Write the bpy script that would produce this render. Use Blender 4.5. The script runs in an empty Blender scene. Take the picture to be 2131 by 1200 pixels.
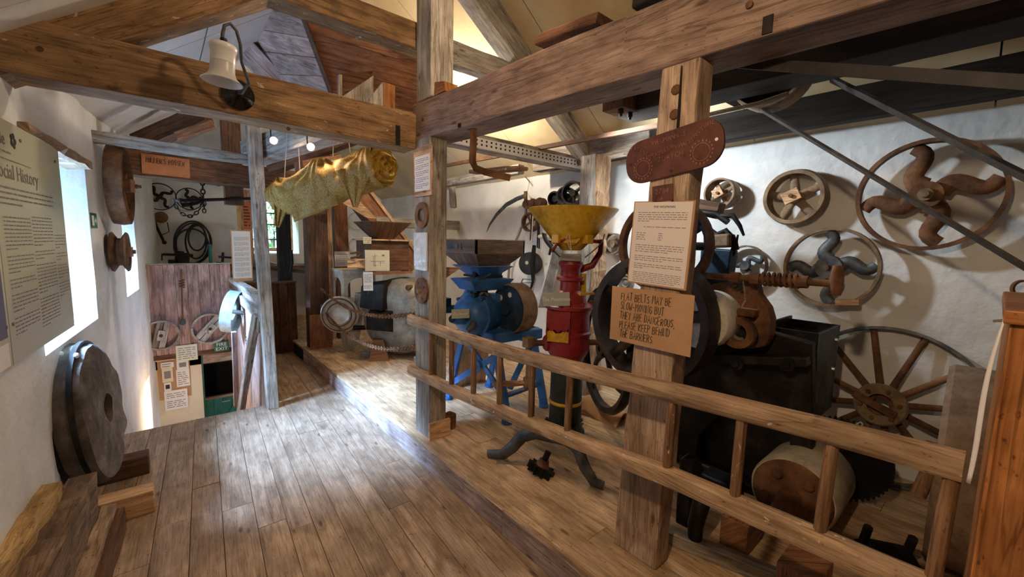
import bpy, bmesh, math, random
from mathutils import Vector as V, Matrix as M, noise
random.seed(11)
PI = math.pi
SC = bpy.context.scene
COL = SC.collection
# ---------------------------------------------------------------- camera
FPX, CXP, CYP, CAMH = 860.0, 1065.5, 600.0, 1.6
YAW, PITCH, ROLL = math.radians(40.5), math.radians(6.4), math.radians(1.3)
_f = V((math.sin(YAW)*math.cos(PITCH), math.cos(YAW)*math.cos(PITCH), -math.sin(PITCH)))
_r = V((math.cos(YAW), -math.sin(YAW), 0)); _u = _r.cross(_f)
CR = _r*math.cos(ROLL)+_u*math.sin(ROLL); CU = _u*math.cos(ROLL)-_r*math.sin(ROLL)
CAM = V((0, 0, CAMH))
cd = bpy.data.cameras.new('camera'); cam = bpy.data.objects.new('camera', cd); COL.objects.link(cam)
cd.sensor_width = 36; cd.sensor_fit = 'HORIZONTAL'; cd.lens = FPX/2131*36; cd.clip_start = .02
cam.matrix_world = M(((CR.x, CU.x, -_f.x, CAM.x), (CR.y, CU.y, -_f.y, CAM.y), (CR.z, CU.z, -_f.z, CAM.z), (0, 0, 0, 1)))
SC.camera = cam
def at(px, py, X=None, Y=None, Z=None, L=None):
    """surveyed point of the photograph on a known wall, floor or cross plane"""
    d = _f+CR*((px-CXP)/FPX)-CU*((py-CYP)/FPX)
    if X is not None: t = X/d.x
    elif Y is not None: t = Y/d.y
    elif Z is not None: t = (Z-CAMH)/d.z
    else: t = (WA+L)/(d.x-WB*d.y)
    return CAM+d*t
WA, WB = -.69, .082          # left wall: X = WA + WB*Y
# ---------------------------------------------------------------- world, exposure, lamps
w = bpy.data.worlds.new('sky'); SC.world = w; w.use_nodes = True
wt_ = w.node_tree; bg = wt_.nodes['Background']                      # overcast sky above, dim ground below the horizon
_tc = wt_.nodes.new('ShaderNodeTexCoord'); _sp = wt_.nodes.new('ShaderNodeSeparateXYZ'); _mr = wt_.nodes.new('ShaderNodeMapRange')
wt_.links.new(_tc.outputs['Generated'], _sp.inputs[0]); wt_.links.new(_sp.outputs[2], _mr.inputs[0])
for k, v_ in zip((1, 2, 3, 4), (-.06, .10, 1.6, 10.0)): _mr.inputs[k].default_value = v_
wt_.links.new(_mr.outputs[0], bg.inputs[1]); bg.inputs[0].default_value = (.50, .76, 1, 1)
sun = bpy.data.lights.new('hazy_sun', 'SUN'); sun.energy = 210; sun.angle = math.radians(42); sun.color = (.35, .59, 1)
sun_o = bpy.data.objects.new('hazy_sun', sun); COL.objects.link(sun_o); sun_o.rotation_euler = V((1, -.08, -1.0)).to_track_quat('-Z', 'Y').to_euler()
vs = SC.view_settings; vs.view_transform = 'Standard'; vs.look = 'None'; vs.gamma = 1; vs.use_curve_mapping = False; vs.exposure = 0.05
def lamp(name, loc, to, watt, col, size=.06, kind='SPOT', ang=110, blend=.7):
    l = bpy.data.lights.new(name, kind); l.energy = watt; l.color = col
    if kind == 'SPOT': l.spot_size = math.radians(ang); l.spot_blend = blend
    l.shadow_soft_size = size
    o = bpy.data.objects.new(name, l); COL.objects.link(o); o.location = loc
    o.rotation_euler = (V(to)-V(loc)).to_track_quat('-Z', 'Y').to_euler(); return o
WARM = (1, .71, .44); MILD = (1, .85, .66); COOL = (.82, .92, 1)
lamp('spot_lamp_ridge', (1.3, 1.25, 3.2), (.4, 2.9, 2.0), 42, WARM, .04, ang=150)
lamp('spot_lamp_entrance', (-.2, .3, 2.45), (1.7, .9, .9), 80, WARM, .04, ang=130)
lamp('flood_lamp_wall', (2.44, 2.0, 2.42), (3.5, 1.2, 1.6), 92, COOL, .06, ang=150)
lamp('bulb_lamp_mill', (2.4, 3.55, 2.9), (2.6, 3.6, .5), 70, MILD, .05, 'POINT')
lamp('flood_lamp_far', (2.1, 5.9, 2.7), (2.0, 5.9, 0), 30, WARM, .06, ang=160)
lamp('bulb_store', (.1, 5.9, -.35), (.1, 6.9, -.5), 14, WARM, .05, 'POINT')
# ---------------------------------------------------------------- mesh helpers
ORG = {}
def link(o): COL.objects.link(o); return o
class MB:
    def __init__(s, mx=None): s.v = []; s.f = []; s.m = mx or M.Identity(4); s.g = None
    def add(s, vs, fs):
        n = len(s.v); s.v += [s.m @ V(p) for p in vs]; s.f += [tuple(i+n for i in f) for f in fs]; return s
    def hexa(s, b, t):                       # bottom quad, top quad (same winding)
        return s.add(list(b)+list(t), [(3, 2, 1, 0), (4, 5, 6, 7), (0, 1, 5, 4), (1, 2, 6, 5), (2, 3, 7, 6), (3, 0, 4, 7)])
    def box(s, x0, x1, y0, y1, z0, z1):
        return s.hexa([(x0, y0, z0), (x1, y0, z0), (x1, y1, z0), (x0, y1, z0)], [(x0, y0, z1), (x1, y0, z1), (x1, y1, z1), (x0, y1, z1)])
    def beam(s, p0, p1, w, h, up=(0, 0, 1), n=1, jit=0, taper=1, roll=0):
        p0, p1 = V(p0), V(p1); d = (p1-p0).normalized(); s.g = s.m.to_3x3() @ d
        up = V(up)
        if abs(d.dot(up)) > .98: up = V((0, 1, 0))
        sd = d.cross(up).normalized(); u = sd.cross(d).normalized()
        if roll: q = M.Rotation(roll, 3, d); sd = q @ sd; u = q @ u
        vs = []; fs = []
        for i in range(n+1):
            t = i/n; c = p0.lerp(p1, t); k = 1+(taper-1)*t
            for a, b in ((-1, -1), (1, -1), (1, 1), (-1, 1)):
                j = V([random.uniform(-jit, jit) for _ in range(3)]) if jit else V((0, 0, 0))
                vs.append(c+sd*(a*w*k/2)+u*(b*h*k/2)+j)
        for i in range(n):
            o = i*4
            for a in range(4): b = (a+1) % 4; fs.append((o+a, o+b, o+4+b, o+4+a))
        fs.append((3, 2, 1, 0)); o = n*4; fs.append((o, o+1, o+2, o+3))
        return s.add(vs, fs)
    def tube(s, pts, r, n=8, closed=False, flat=1, fup=None):
        pts = [V(p) for p in pts]; N = len(pts); rs = r if isinstance(r, (list, tuple)) else [r]*N
        T = []
        for i in range(N):
            a = pts[(i-1) % N] if (closed or i > 0) else pts[i]; b = pts[(i+1) % N] if (closed or i < N-1) else pts[i]
            T.append((b-a).normalized())
        up = V(fup) if fup else (V((0, 0, 1)) if abs(T[0].z) < .9 else V((0, 1, 0)))
        x = T[0].cross(up).normalized(); vs = []; fs = []
        for i in range(N):
            if fup: x = T[i].cross(up).normalized()
            else: x = (x-T[i]*x.dot(T[i])).normalized()
            y = T[i].cross(x)
            for k in range(n):
                a = 2*PI*k/n; vs.append(pts[i]+x*(math.cos(a)*rs[i])+y*(math.sin(a)*rs[i]*flat))
        for i in range(N if closed else N-1):
            j = (i+1) % N
            for k in range(n): l = (k+1) % n; fs.append((i*n+k, j*n+k, j*n+l, i*n+l))
        if not closed: fs.append(tuple(range(n))); fs.append(tuple(range((N-1)*n, N*n))[::-1])
        return s.add(vs, fs)
    def cyl(s, p0, p1, r0, r1=None, n=16): return s.tube([p0, p1], [r0, r0 if r1 is None else r1], n)
    def lathe(s, prof, o=(0, 0, 0), ax=(0, 0, 1), n=32, closed=False, a0=0, a1=2*PI):
        q = V(ax).normalized().to_track_quat('Z', 'Y').to_matrix(); o = V(o); vs = []; fs = []; m = len(prof); full = abs(a1-a0-2*PI) < 1e-6
        N = n if full else n+1
        for i in range(N):
            a = a0+(a1-a0)*i/n; c, sn = math.cos(a), math.sin(a)
            for r, h in prof: vs.append(o+q @ V((r*c, r*sn, h)))
        for i in range(n):
            j = (i+1) % N
            for k in range(m if closed else m-1):
                l = (k+1) % m; fs.append((i*m+k, j*m+k, j*m+l, i*m+l))
        return s.add(vs, fs)
    def disc(s, o, ax, r, h, n=24): return s.lathe([(0, 0), (r, 0), (r, h), (0, h)], o, ax, n)
    def prism(s, poly, h, z0=0):             # polygon in local xy, extruded along z
        n = len(poly); vs = [(x, y, z0) for x, y in poly]+[(x, y, z0+h) for x, y in poly]
        return s.add(vs, [tuple(range(n))[::-1], tuple(range(n, 2*n))]+[(i, (i+1) % n, (i+1) % n+n, i+n) for i in range(n)])
    def grid(s, fn, nu, nv):
        vs = [fn(i/nu, j/nv) for i in range(nu+1) for j in range(nv+1)]; k = nv+1
        return s.add(vs, [(i*k+j, (i+1)*k+j, (i+1)*k+j+1, i*k+j+1) for i in range(nu) for j in range(nv)])
    def ball(s, c, r, n=12, sc=(1, 1, 1)):
        c = V(c); vs = []; fs = []
        for i in range(n//2+1):
            t = PI*i/(n//2)
            for k in range(n):
                a = 2*PI*k/n; vs.append(c+V((r*sc[0]*math.sin(t)*math.cos(a), r*sc[1]*math.sin(t)*math.sin(a), r*sc[2]*math.cos(t))))
        for i in range(n//2):
            for k in range(n): l = (k+1) % n; fs.append((i*n+k, (i+1)*n+k, (i+1)*n+l, i*n+l))
        return s.add(vs, fs)
    def mesh(s, name, org=V((0, 0, 0)), g=None, smooth=None, weld=True):
        me = bpy.data.meshes.new(name); vs = [p-org for p in s.v]
        me.from_pydata([tuple(p) for p in vs], [], s.f)
        bm = bmesh.new(); bm.from_mesh(me)
        if weld: bmesh.ops.remove_doubles(bm, verts=bm.verts, dist=1e-5)
        bmesh.ops.recalc_face_normals(bm, faces=bm.faces)
        g = g or s.g
        if g is None:
            lo = [min(p[i] for p in s.v) for i in range(3)]; hi = [max(p[i] for p in s.v) for i in range(3)]
            k = max(range(3), key=lambda i: hi[i]-lo[i]); g = V((0, 0, 0)); g[k] = 1
        g = V(g).normalized(); uv = bm.loops.layers.uv.new('grain'); bm.normal_update()
        for f in bm.faces:
            n = f.normal; t = n.cross(g)
            if t.length < .25: t = n.orthogonal().normalized(); a = n.cross(t)
            else: t.normalize(); a = g
            for l in f.loops: c = l.vert.co; l[uv].uv = (c.dot(a), c.dot(t)+.37*(abs(n.x)+2*abs(n.y)))
        bm.to_mesh(me); bm.free()
        if smooth:
            for p in me.polygons: p.use_smooth = True
            me.set_sharp_from_angle(angle=math.radians(smooth))
        return me
    def build(s, name, mat, parent=None, bev=0, smooth=None, g=None, weld=True):
        org = ORG[parent.name] if parent else V((0, 0, 0))
        if not parent:
            lo = V([min(p[i] for p in s.v) for i in range(3)]); hi = V([max(p[i] for p in s.v) for i in range(3)])
            org = (lo+hi)/2; org.z = lo.z
        o = bpy.data.objects.new(name, s.mesh(name, org, g, smooth, weld)); link(o); o.data.materials.append(mat)
        if parent: o.parent = parent
        else: o.location = org
        ORG[o.name] = org
        if bev:
            b = o.modifiers.new('bevel', 'BEVEL'); b.width = bev; b.segments = 2; b.limit_method = 'ANGLE'; b.angle_limit = .6
        return o
def tag(o, label, cat, group=None):
    o['label'] = label; o['category'] = cat
    if group: o['group'] = group
    return o
def struct(o): o['kind'] = 'structure'; return o
def thing(name, label, cat, loc, group=None):
    o = bpy.data.objects.new(name, None); link(o); o.location = loc; o.empty_display_size = .05; ORG[o.name] = V(loc)
    return tag(o, label, cat, group)
def one(mb, name, mat, label, cat, group=None, **k): return tag(mb.build(name, mat, **k), label, cat, group)
def frame(o, n, up=(0, 0, 1), roll=0):       # local x right, y up, z towards n
    n = V(n).normalized(); x = V(up).cross(n).normalized(); y = n.cross(x)
    m = M((x, y, n)).transposed().to_4x4(); m.translation = V(o)
    return m @ M.Rotation(roll, 4, 'Z')
# ---------------------------------------------------------------- materials
def nt(name):
    m = bpy.data.materials.new(name); m.use_nodes = True; t = m.node_tree; b = t.nodes['Principled BSDF']
    return m, t, b, t.nodes.new, t.links.new
def rgba(c): return (*c, 1)
def ramp(N, cols, pos=None):
    r = N('ShaderNodeValToRGB'); e = r.color_ramp.elements; n = len(cols)
    while len(e) < n: e.new(.5)
    for i, c in enumerate(cols): e[i].position = pos[i] if pos else i/(n-1); e[i].color = rgba(c)
    return r
def wood(name, dark, light, rough=.72, stain=.45, fleck=None, vary=.3, fs=1.0, bump=.35, crack=.55, gain=1.4):
    dark = [c*gain for c in dark]; light = [c*gain for c in light]; m, t, b, N, L = nt(name)
    uv = N('ShaderNodeUVMap'); uv.uv_map = 'grain'; oi = N('ShaderNodeObjectInfo')
    sep = N('ShaderNodeSeparateXYZ'); L(uv.outputs[0], sep.inputs[0])
    mul = N('ShaderNodeMath'); mul.operation = 'MULTIPLY'; mul.inputs[1].default_value = 83; L(oi.outputs['Random'], mul.inputs[0])
    cmb = N('ShaderNodeCombineXYZ'); L(sep.outputs[0], cmb.inputs[0]); L(sep.outputs[1], cmb.inputs[1]); L(mul.outputs[0], cmb.inputs[2])
    def noise_(sc, detail=4, dist=0, scale=1):
        mp = N('ShaderNodeMapping'); mp.inputs['Scale'].default_value = sc; L(cmb.outputs[0], mp.inputs[0])
        n = N('ShaderNodeTexNoise'); n.inputs['Scale'].default_value = scale; n.inputs['Detail'].default_value = detail
        n.inputs['Distortion'].default_value = dist; L(mp.outputs[0], n.inputs['Vector']); return n
    n1 = noise_((2.2, 40*fs, 1), 7, .5); n2 = noise_((9, 170*fs, 1), 4); n3 = noise_((2.6, 4.5, 1), 6)
    r1 = ramp(N, [dark, [a*.45+c*.55 for a, c in zip(dark, light)], light], [.22, .5, .78]); L(n1.outputs[0], r1.inputs[0])
    mx = N('ShaderNodeMix'); mx.data_type = 'RGBA'; mx.blend_type = 'MULTIPLY'; mx.inputs[0].default_value = stain
    r3 = ramp(N, [(.32, .28, .25), (1, 1, 1)], [.32, .62]); L(n3.outputs[0], r3.inputs[0]); L(r1.outputs[0], mx.inputs[6]); L(r3.outputs[0], mx.inputs[7])
    m2 = N('ShaderNodeMix'); m2.data_type = 'RGBA'; m2.blend_type = 'MULTIPLY'; m2.inputs[0].default_value = .5
    r2 = ramp(N, [(.45, .4, .36), (1.1, 1.1, 1.1)], [.35, .55]); L(n2.outputs[0], r2.inputs[0]); L(mx.outputs[2], m2.inputs[6]); L(r2.outputs[0], m2.inputs[7])
    mp = N('ShaderNodeMapping'); mp.inputs['Scale'].default_value = (3.2, 9, 1); L(cmb.outputs[0], mp.inputs[0])
    vo = N('ShaderNodeTexVoronoi'); vo.inputs['Scale'].default_value = 1.0; L(mp.outputs[0], vo.inputs['Vector'])
    kr = ramp(N, [(.2, .13, .09), (1, 1, 1)], [.05, .13]); L(vo.outputs['Distance'], kr.inputs[0])
    m3 = N('ShaderNodeMix'); m3.data_type = 'RGBA'; m3.blend_type = 'MULTIPLY'; m3.inputs[0].default_value = .8; L(m2.outputs[2], m3.inputs[6]); L(kr.outputs[0], m3.inputs[7])
    n5 = noise_((.8, 13, 1), 6, 1.1); r5 = ramp(N, [(1, 1, 1), (.16, .12, .09), (1, 1, 1)], [.470, .5, .522]); L(n5.outputs[0], r5.inputs[0])
    m5 = N('ShaderNodeMix'); m5.data_type = 'RGBA'; m5.blend_type = 'MULTIPLY'; m5.inputs[0].default_value = crack; L(m3.outputs[2], m5.inputs[6]); L(r5.outputs[0], m5.inputs[7])
    n6 = noise_((46, 80, 1), 3); r6 = ramp(N, [(.25, .2, .17), (1, 1, 1)], [.27, .36]); L(n6.outputs[0], r6.inputs[0])
    m6 = N('ShaderNodeMix'); m6.data_type = 'RGBA'; m6.blend_type = 'MULTIPLY'; m6.inputs[0].default_value = .75; L(m5.outputs[2], m6.inputs[6]); L(r6.outputs[0], m6.inputs[7])
    n7 = noise_((5, 9, 1), 7, .6); r7 = ramp(N, [(.62, .58, .55), (1.12, 1.1, 1.08)], [.36, .62]); L(n7.outputs[0], r7.inputs[0])
    m7 = N('ShaderNodeMix'); m7.data_type = 'RGBA'; m7.blend_type = 'MULTIPLY'; m7.inputs[0].default_value = .8; L(m6.outputs[2], m7.inputs[6]); L(r7.outputs[0], m7.inputs[7]); m3 = m7
    hs = N('ShaderNodeHueSaturation'); mr = N('ShaderNodeMapRange'); mr.inputs[3].default_value = 1-vary/2; mr.inputs[4].default_value = 1+vary/2
    L(oi.outputs['Random'], mr.inputs[0]); L(mr.outputs[0], hs.inputs['Value']); L(m3.outputs[2], hs.inputs['Color'])
    out = hs.outputs[0]
    if fleck:
        n4 = noise_((9, 22, 1), 6, 1.0); r4 = ramp(N, [(0, 0, 0), (1, 1, 1)], [.665, .69]); L(n4.outputs[0], r4.inputs[0])
        m4 = N('ShaderNodeMix'); m4.data_type = 'RGBA'; L(r4.outputs[0], m4.inputs[0]); L(out, m4.inputs[6]); m4.inputs[7].default_value = rgba(fleck); out = m4.outputs[2]
    L(out, b.inputs['Base Color']); b.inputs['Roughness'].default_value = rough; b.inputs['Specular IOR Level'].default_value = .3
    bp = N('ShaderNodeBump'); bp.inputs['Strength'].default_value = bump; bp.inputs['Distance'].default_value = .004; L(n1.outputs[0], bp.inputs['Height']); L(bp.outputs[0], b.inputs['Normal'])
    return m
def metal(name, cols, rough=.6, met=.35, scale=7, bump=.3, pos=None, spec=.4, wear=.8):
    m, t, b, N, L = nt(name); tc = N('ShaderNodeTexCoord'); n = N('ShaderNodeTexNoise'); n.inputs['Scale'].default_value = scale; n.inputs['Detail'].default_value = 8; n.inputs['Roughness'].default_value = .65
    L(tc.outputs['Object'], n.inputs['Vector']); r = ramp(N, cols, pos or [.32+.36*i/(len(cols)-1) for i in range(len(cols))]); L(n.outputs[0], r.inputs[0])
    n3 = N('ShaderNodeTexNoise'); n3.inputs['Scale'].default_value = scale*2.7; n3.inputs['Detail'].default_value = 9; n3.inputs['Roughness'].default_value = .75; L(tc.outputs['Object'], n3.inputs['Vector'])
    r3 = ramp(N, [(.55, .5, .46), (1, 1, 1), (1.2, 1.16, 1.1)], [.34, .5, .68]); L(n3.outputs[0], r3.inputs[0])
    mx = N('ShaderNodeMix'); mx.data_type = 'RGBA'; mx.blend_type = 'MULTIPLY'; mx.inputs[0].default_value = wear; L(r.outputs[0], mx.inputs[6]); L(r3.outputs[0], mx.inputs[7]); L(mx.outputs[2], b.inputs['Base Color'])
    b.inputs['Roughness'].default_value = rough; b.inputs['Metallic'].default_value = met; b.inputs['Specular IOR Level'].default_value = spec
    n2 = N('ShaderNodeTexNoise'); n2.inputs['Scale'].default_value = scale*9; n2.inputs['Detail'].default_value = 4; L(tc.outputs['Object'], n2.inputs['Vector'])
    bp = N('ShaderNodeBump'); bp.inputs['Strength'].default_value = bump; bp.inputs['Distance'].default_value = .003; L(n2.outputs[0], bp.inputs['Height']); L(bp.outputs[0], b.inputs['Normal'])
    return m
def plain(name, c, rough=.6, met=0, emit=None):
    m, t, b, N, L = nt(name); b.inputs['Base Color'].default_value = rgba(c); b.inputs['Roughness'].default_value = rough; b.inputs['Metallic'].default_value = met
    if emit: b.inputs['Emission Color'].default_value = rgba(c); b.inputs['Emission Strength'].default_value = emit
    return m
def plaster(name, c1, c2, bump=.5):
    m, t, b, N, L = nt(name); g = N('ShaderNodeNewGeometry'); n = N('ShaderNodeTexNoise'); n.inputs['Scale'].default_value = 2.2; n.inputs['Detail'].default_value = 7; L(g.outputs['Position'], n.inputs['Vector'])
    r = ramp(N, [c1, c2], [.35, .6]); L(n.outputs[0], r.inputs[0]); L(r.outputs[0], b.inputs['Base Color']); b.inputs['Roughness'].default_value = .9
    n2 = N('ShaderNodeTexNoise'); n2.inputs['Scale'].default_value = 14; n2.inputs['Detail'].default_value = 8; L(g.outputs['Position'], n2.inputs['Vector'])
    bp = N('ShaderNodeBump'); bp.inputs['Strength'].default_value = bump; bp.inputs['Distance'].default_value = .02; L(n2.outputs[0], bp.inputs['Height']); L(bp.outputs[0], b.inputs['Normal'])
    return m
def glassy(name, tint=(.93, .97, 1)):
    m, t, b, N, L = nt(name); t.nodes.remove(b); tr = N('ShaderNodeBsdfTransparent'); tr.inputs[0].default_value = rgba(tint); gl = N('ShaderNodeBsdfGlossy'); gl.inputs['Roughness'].default_value = .05
    mx = N('ShaderNodeMixShader'); mx.inputs[0].default_value = .07; L(tr.outputs[0], mx.inputs[1]); L(gl.outputs[0], mx.inputs[2]); L(mx.outputs[0], t.nodes['Material Output'].inputs[0]); return m
MT = {}
MT['oak'] = wood('wood_oak_beam', (.19, .108, .05), (.39, .25, .13), fleck=(.6, .5, .38), gain=1.2)
MT['oak_pink'] = wood('wood_oak_pinkish_beam', (.20, .13, .095), (.37, .27, .215), stain=.55, gain=1.25)
MT['oak_grey'] = wood('wood_weathered_grey', (.16, .14, .12), (.42, .39, .34), stain=.5)
MT['oak_pale'] = wood('wood_pale_grey', (.26, .245, .22), (.50, .49, .46), stain=.35)
MT['post'] = wood('wood_post_tan', (.22, .145, .095), (.43, .32, .225), stain=.5)
MT['dark'] = wood('wood_dark', (.012, .009, .007), (.05, .036, .028), stain=.5, gain=1)  # near-black; on the wall plate and axle timber it stands in for shade
MT['darkbrown'] = wood('wood_dark_brown', (.05, .024, .012), (.17, .085, .045), stain=.5)
MT['floor'] = wood('wood_floor_board', (.20, .135, .09), (.37, .275, .195), rough=.42, stain=.35, vary=.16, crack=.25)
MT['platform'] = wood('wood_platform_board', (.28, .19, .11), (.50, .365, .23), rough=.55, stain=.4, vary=.2, crack=.3, gain=1.75)
MT['riser'] = wood('wood_riser_dirty', (.23, .165, .145), (.40, .32, .285), rough=.65, stain=.6)
MT['ladder'] = wood('wood_ladder', (.26, .17, .10), (.47, .335, .21), fleck=(.7, .62, .5), stain=.5)
MT['rung'] = wood('wood_rung', (.10, .05, .025), (.30, .18, .10), fleck=(.62, .52, .40), stain=.5)
MT['purple'] = wood('wood_stained_boards', (.24, .13, .11), (.52, .36, .32), stain=.5, rough=.45)
MT['pinkboard'] = wood('wood_pink_grey_boards', (.24, .16, .135), (.47, .36, .32), stain=.3)
MT['redboard'] = wood('wood_red_brown_boards', (.14, .058, .026), (.34, .165, .085), stain=.35)
MT['orange'] = wood('wood_varnished_orange', (.24, .085, .022), (.50, .22, .075), rough=.42, stain=.4)
MT['ply'] = wood('wood_tan', (.36, .21, .11), (.60, .40, .24), stain=.25)
MT['plaster'] = plaster('plaster_white', (.70, .70, .68), (.86, .86, .84))
MT['cream'] = plaster('plaster_cream', (.62, .52, .36), (.76, .66, .48))
MT['roofcream'] = plaster('roof_panel_cream', (.60, .47, .26), (.74, .61, .38), .2)
MT['roofwhite'] = plaster('roof_panel_white', (.62, .58, .53), (.74, .71, .67), .2)
MT['rust'] = metal('iron_rusty', [(.065, .028, .014), (.165, .075, .034), (.27, .135, .062)], .75, .2)
MT['rustlight'] = metal('iron_dusty_tan', [(.13, .082, .045), (.26, .175, .105), (.37, .27, .17)], .8, .1)
MT['iron'] = metal('iron_black', [(.006, .005, .0045), (.017, .014, .013), (.045, .036, .03)], .5, .5)
MT['irongrey'] = metal('iron_grey', [(.04, .045, .05), (.10, .11, .12), (.18, .17, .16)], .55, .5)
MT['greymill'] = metal('iron_worn_grey', [(.12, .105, .085), (.25, .225, .19), (.39, .36, .31)], .5, .35, 5)
MT['blue'] = metal('paint_blue', [(.018, .08, .23), (.035, .145, .40), (.06, .19, .46)], .4, 0, 5, .1)
MT['bluedark'] = metal('paint_dark_blue', [(.008, .02, .045), (.02, .045, .085), (.05, .07, .10)], .5, .1, 5)
MT['red'] = metal('paint_red', [(.13, .008, .012), (.26, .018, .022), (.34, .04, .035)], .4, 0, 5, .1)
MT['yellow'] = metal('paint_yellow', [(.42, .22, .015), (.66, .38, .02), (.76, .47, .05)], .42, 0, 5, .1)
MT['greenblack'] = metal('paint_green_black', [(.008, .014, .010), (.018, .028, .02), (.035, .045, .035)], .5, .1)
MT['porcelain'] = metal('porcelain_cream', [(.50, .45, .36), (.66, .62, .52), (.74, .70, .60)], .4, 0, 4, .05)
MT['roller'] = metal('roller_stone_cream', [(.42, .36, .24), (.56, .50, .36), (.62, .57, .44)], .5, 0, 4, .1)
MT['stone'] = metal('millstone', [(.045, .035, .03), (.11, .09, .075), (.21, .18, .16)], .85, 0, 6, .9)
MT['card'] = metal('cardboard', [(.40, .22, .105), (.46, .26, .13), (.51, .30, .155)], .85, 0, 3, .05, wear=.15)
MT['paper'] = plain('paper_white', (.80, .78, .75), .7)
MT['paperpink'] = plain('paper_warm', (.74, .66, .60), .7)
MT['papercream'] = plain('paper_cream', (.72, .64, .46), .7)
MT['ink'] = plain('ink_black', (.02, .018, .016), .7)
MT['inkgrey'] = plain('ink_grey', (.22, .20, .19), .7)
MT['inkblue'] = plain('ink_blue', (.05, .12, .45), .7)
MT['greensign'] = plain('sign_green', (.01, .13, .08), .5)
MT['greendoor'] = metal('paint_door_green', [(.006, .06, .035), (.012, .085, .05), (.02, .11, .07)], .5, 0, 5, .1)
MT['black'] = plain('black_gloss', (.008, .007, .006), .12)
MT['strap'] = plain('strap_black', (.012, .012, .013), .6)
MT['belt'] = metal('belt_leather_dark', [(.006, .005, .0045), (.014, .011, .010), (.03, .025, .022)], .6, 0, 9, .2)
MT['beltpale'] = metal('belt_canvas_grey', [(.035, .03, .024), (.06, .05, .04), (.10, .082, .066)], .8, 0, 9, .2)
MT['string'] = plain('string_pale', (.62, .55, .45), .8)
MT['glass'] = glassy('window_glass')
MT['steel'] = plain('steel_bright', (.55, .55, .55), .35, .9)
MT['brass'] = plain('brass', (.45, .36, .16), .4, .8)
MT['white'] = plain('white_enamel', (.84, .84, .83), .3)
MT['tealmetal'] = metal('paint_pale_teal', [(.34, .47, .47), (.46, .60, .60), (.56, .68, .67)], .45, 0, 5, .1)
MT['wheeldark'] = metal('iron_dark_brown', [(.018, .012, .009), (.045, .028, .02), (.09, .058, .04)], .55, .4)
MT['drumwood'] = metal('drum_dusty_brown', [(.13, .08, .05), (.21, .14, .09), (.28, .20, .13)], .85, 0)
MT['bark'] = wood('wood_bark_yellow', (.25, .16, .06), (.45, .31, .15), rough=.9, stain=.5)
MT['darkbrown2'] = wood('wood_brown_worn', (.10, .06, .04), (.24, .165, .115), rough=.85)
MT['papergreen2'] = plain('paper_pale_green', (.62, .64, .52), .7)
MT['cardorange'] = metal('card_orange', [(.42, .17, .07), (.48, .20, .085), (.52, .23, .10)], .85, 0, 3, .05)
MT['orangep'] = plain('poster_orange', (.55, .14, .05), .6)
MT['leaf'] = plain('leaf_green', (.06, .17, .035), .55)
MT['leaf2'] = plain('leaf_light_green', (.13, .28, .06), .55)
# ================================================================ STRUCTURE
XW, YF, YB = 3.52, 8.3, -2.2        # right wall, far wall, wall behind the camera
ZP = .17                            # platform height
def clip(poly, a, b, c):            # keep a*x+b*y<=c
    out = []
    for i in range(len(poly)):
        p, q = poly[i], poly[(i+1) % len(poly)]; fp, fq = a*p[0]+b*p[1]-c, a*q[0]+b*q[1]-c
        if fp <= 0: out.append(p)
        if fp*fq < 0: t = fp/(fp-fq); out.append((p[0]+(q[0]-p[0])*t, p[1]+(q[1]-p[1])*t))
    return out
def slabs(name, parent, mat, k0, k1, wd, slope, y0, y1, regions, ztop, th, seed):
    rnd = random.Random(seed); k = k0
    while k < k1:
        wk = wd*rnd.uniform(.85, 1.15); cuts = [y0]; y = y0+rnd.uniform(1, 3.5)
        while y < y1-.6: cuts.append(y); y += rnd.uniform(2.0, 4.2)
        cuts.append(y1)
        for a, b in zip(cuts, cuts[1:]):
            base = [(k+.0015+slope*(a+.001), a+.001), (k+wk-.0015+slope*(a+.001), a+.001), (k+wk-.0015+slope*(b-.001), b-.001), (k+.0015+slope*(b-.001), b-.001)]
            dz = rnd.uniform(-.0015, .0015)
            for reg in regions:
                p = base
                for h in reg:
                    p = clip(p, *h)
                    if len(p) < 3: break
                if len(p) < 3: continue
                o = MB().prism(p, th+dz, ztop-th).build(name, mat, parent, g=(slope, 1, 0))
        k += wk
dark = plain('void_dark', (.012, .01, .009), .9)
# lower floor
YL_ = 6.95
fl = struct(MB().box(-1.2, 1.36, YB, 4.39, -.16, -.026).build('floor', MT['dark'])); 
slabs('plank', fl, MT['floor'], -1.25, 1.7, .135, .066, YB, 6.5,
      [[(0, 1, 4.4), (1, 0, 1.352), (-1, WB, -WA+.02)], [(0, -1, -4.4), (1, 0, 1.352), (-1, 0, -.76), (0, 1, 6.4)]], 0, .025, 3)
struct(MB().box(-.9, 1.37, YL_, YF+.3, -.16, 0).build('floor_workshop', MT['floor']))
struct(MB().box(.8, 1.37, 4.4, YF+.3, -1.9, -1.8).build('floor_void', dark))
fb = struct(MB().box(.76, 1.36, 4.4, 6.4, -.16, -.026).build('floor_passage', MT['dark']))
struct(MB().box(-1, .76, 4.36, 4.39, -1.9, -.03).build('trim_1', MT['pinkboard']))
# platform
pf = struct(MB().box(1.372, XW+.1, YB, YF, -.1, ZP-.03).build('floor_platform', MT['dark']))
slabs('plank', pf, MT['platform'], 1.358, XW+.02, .148, 0, YB, YF, [[(1, 0, XW+.03)]], ZP, .028, 5)
tr = struct(MB().box(1.368, 1.372, YB, 5.72, -.02, ZP-.03).build('trim_2', MT['dark']))
for a, b in ((YB, 1.62), (1.625, 5.72)):
    MB().box(1.350, 1.368, a, b, 0, ZP-.029).build('riser_board', MT['riser'], tr, g=(0, 1, 0), bev=.002)
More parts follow.
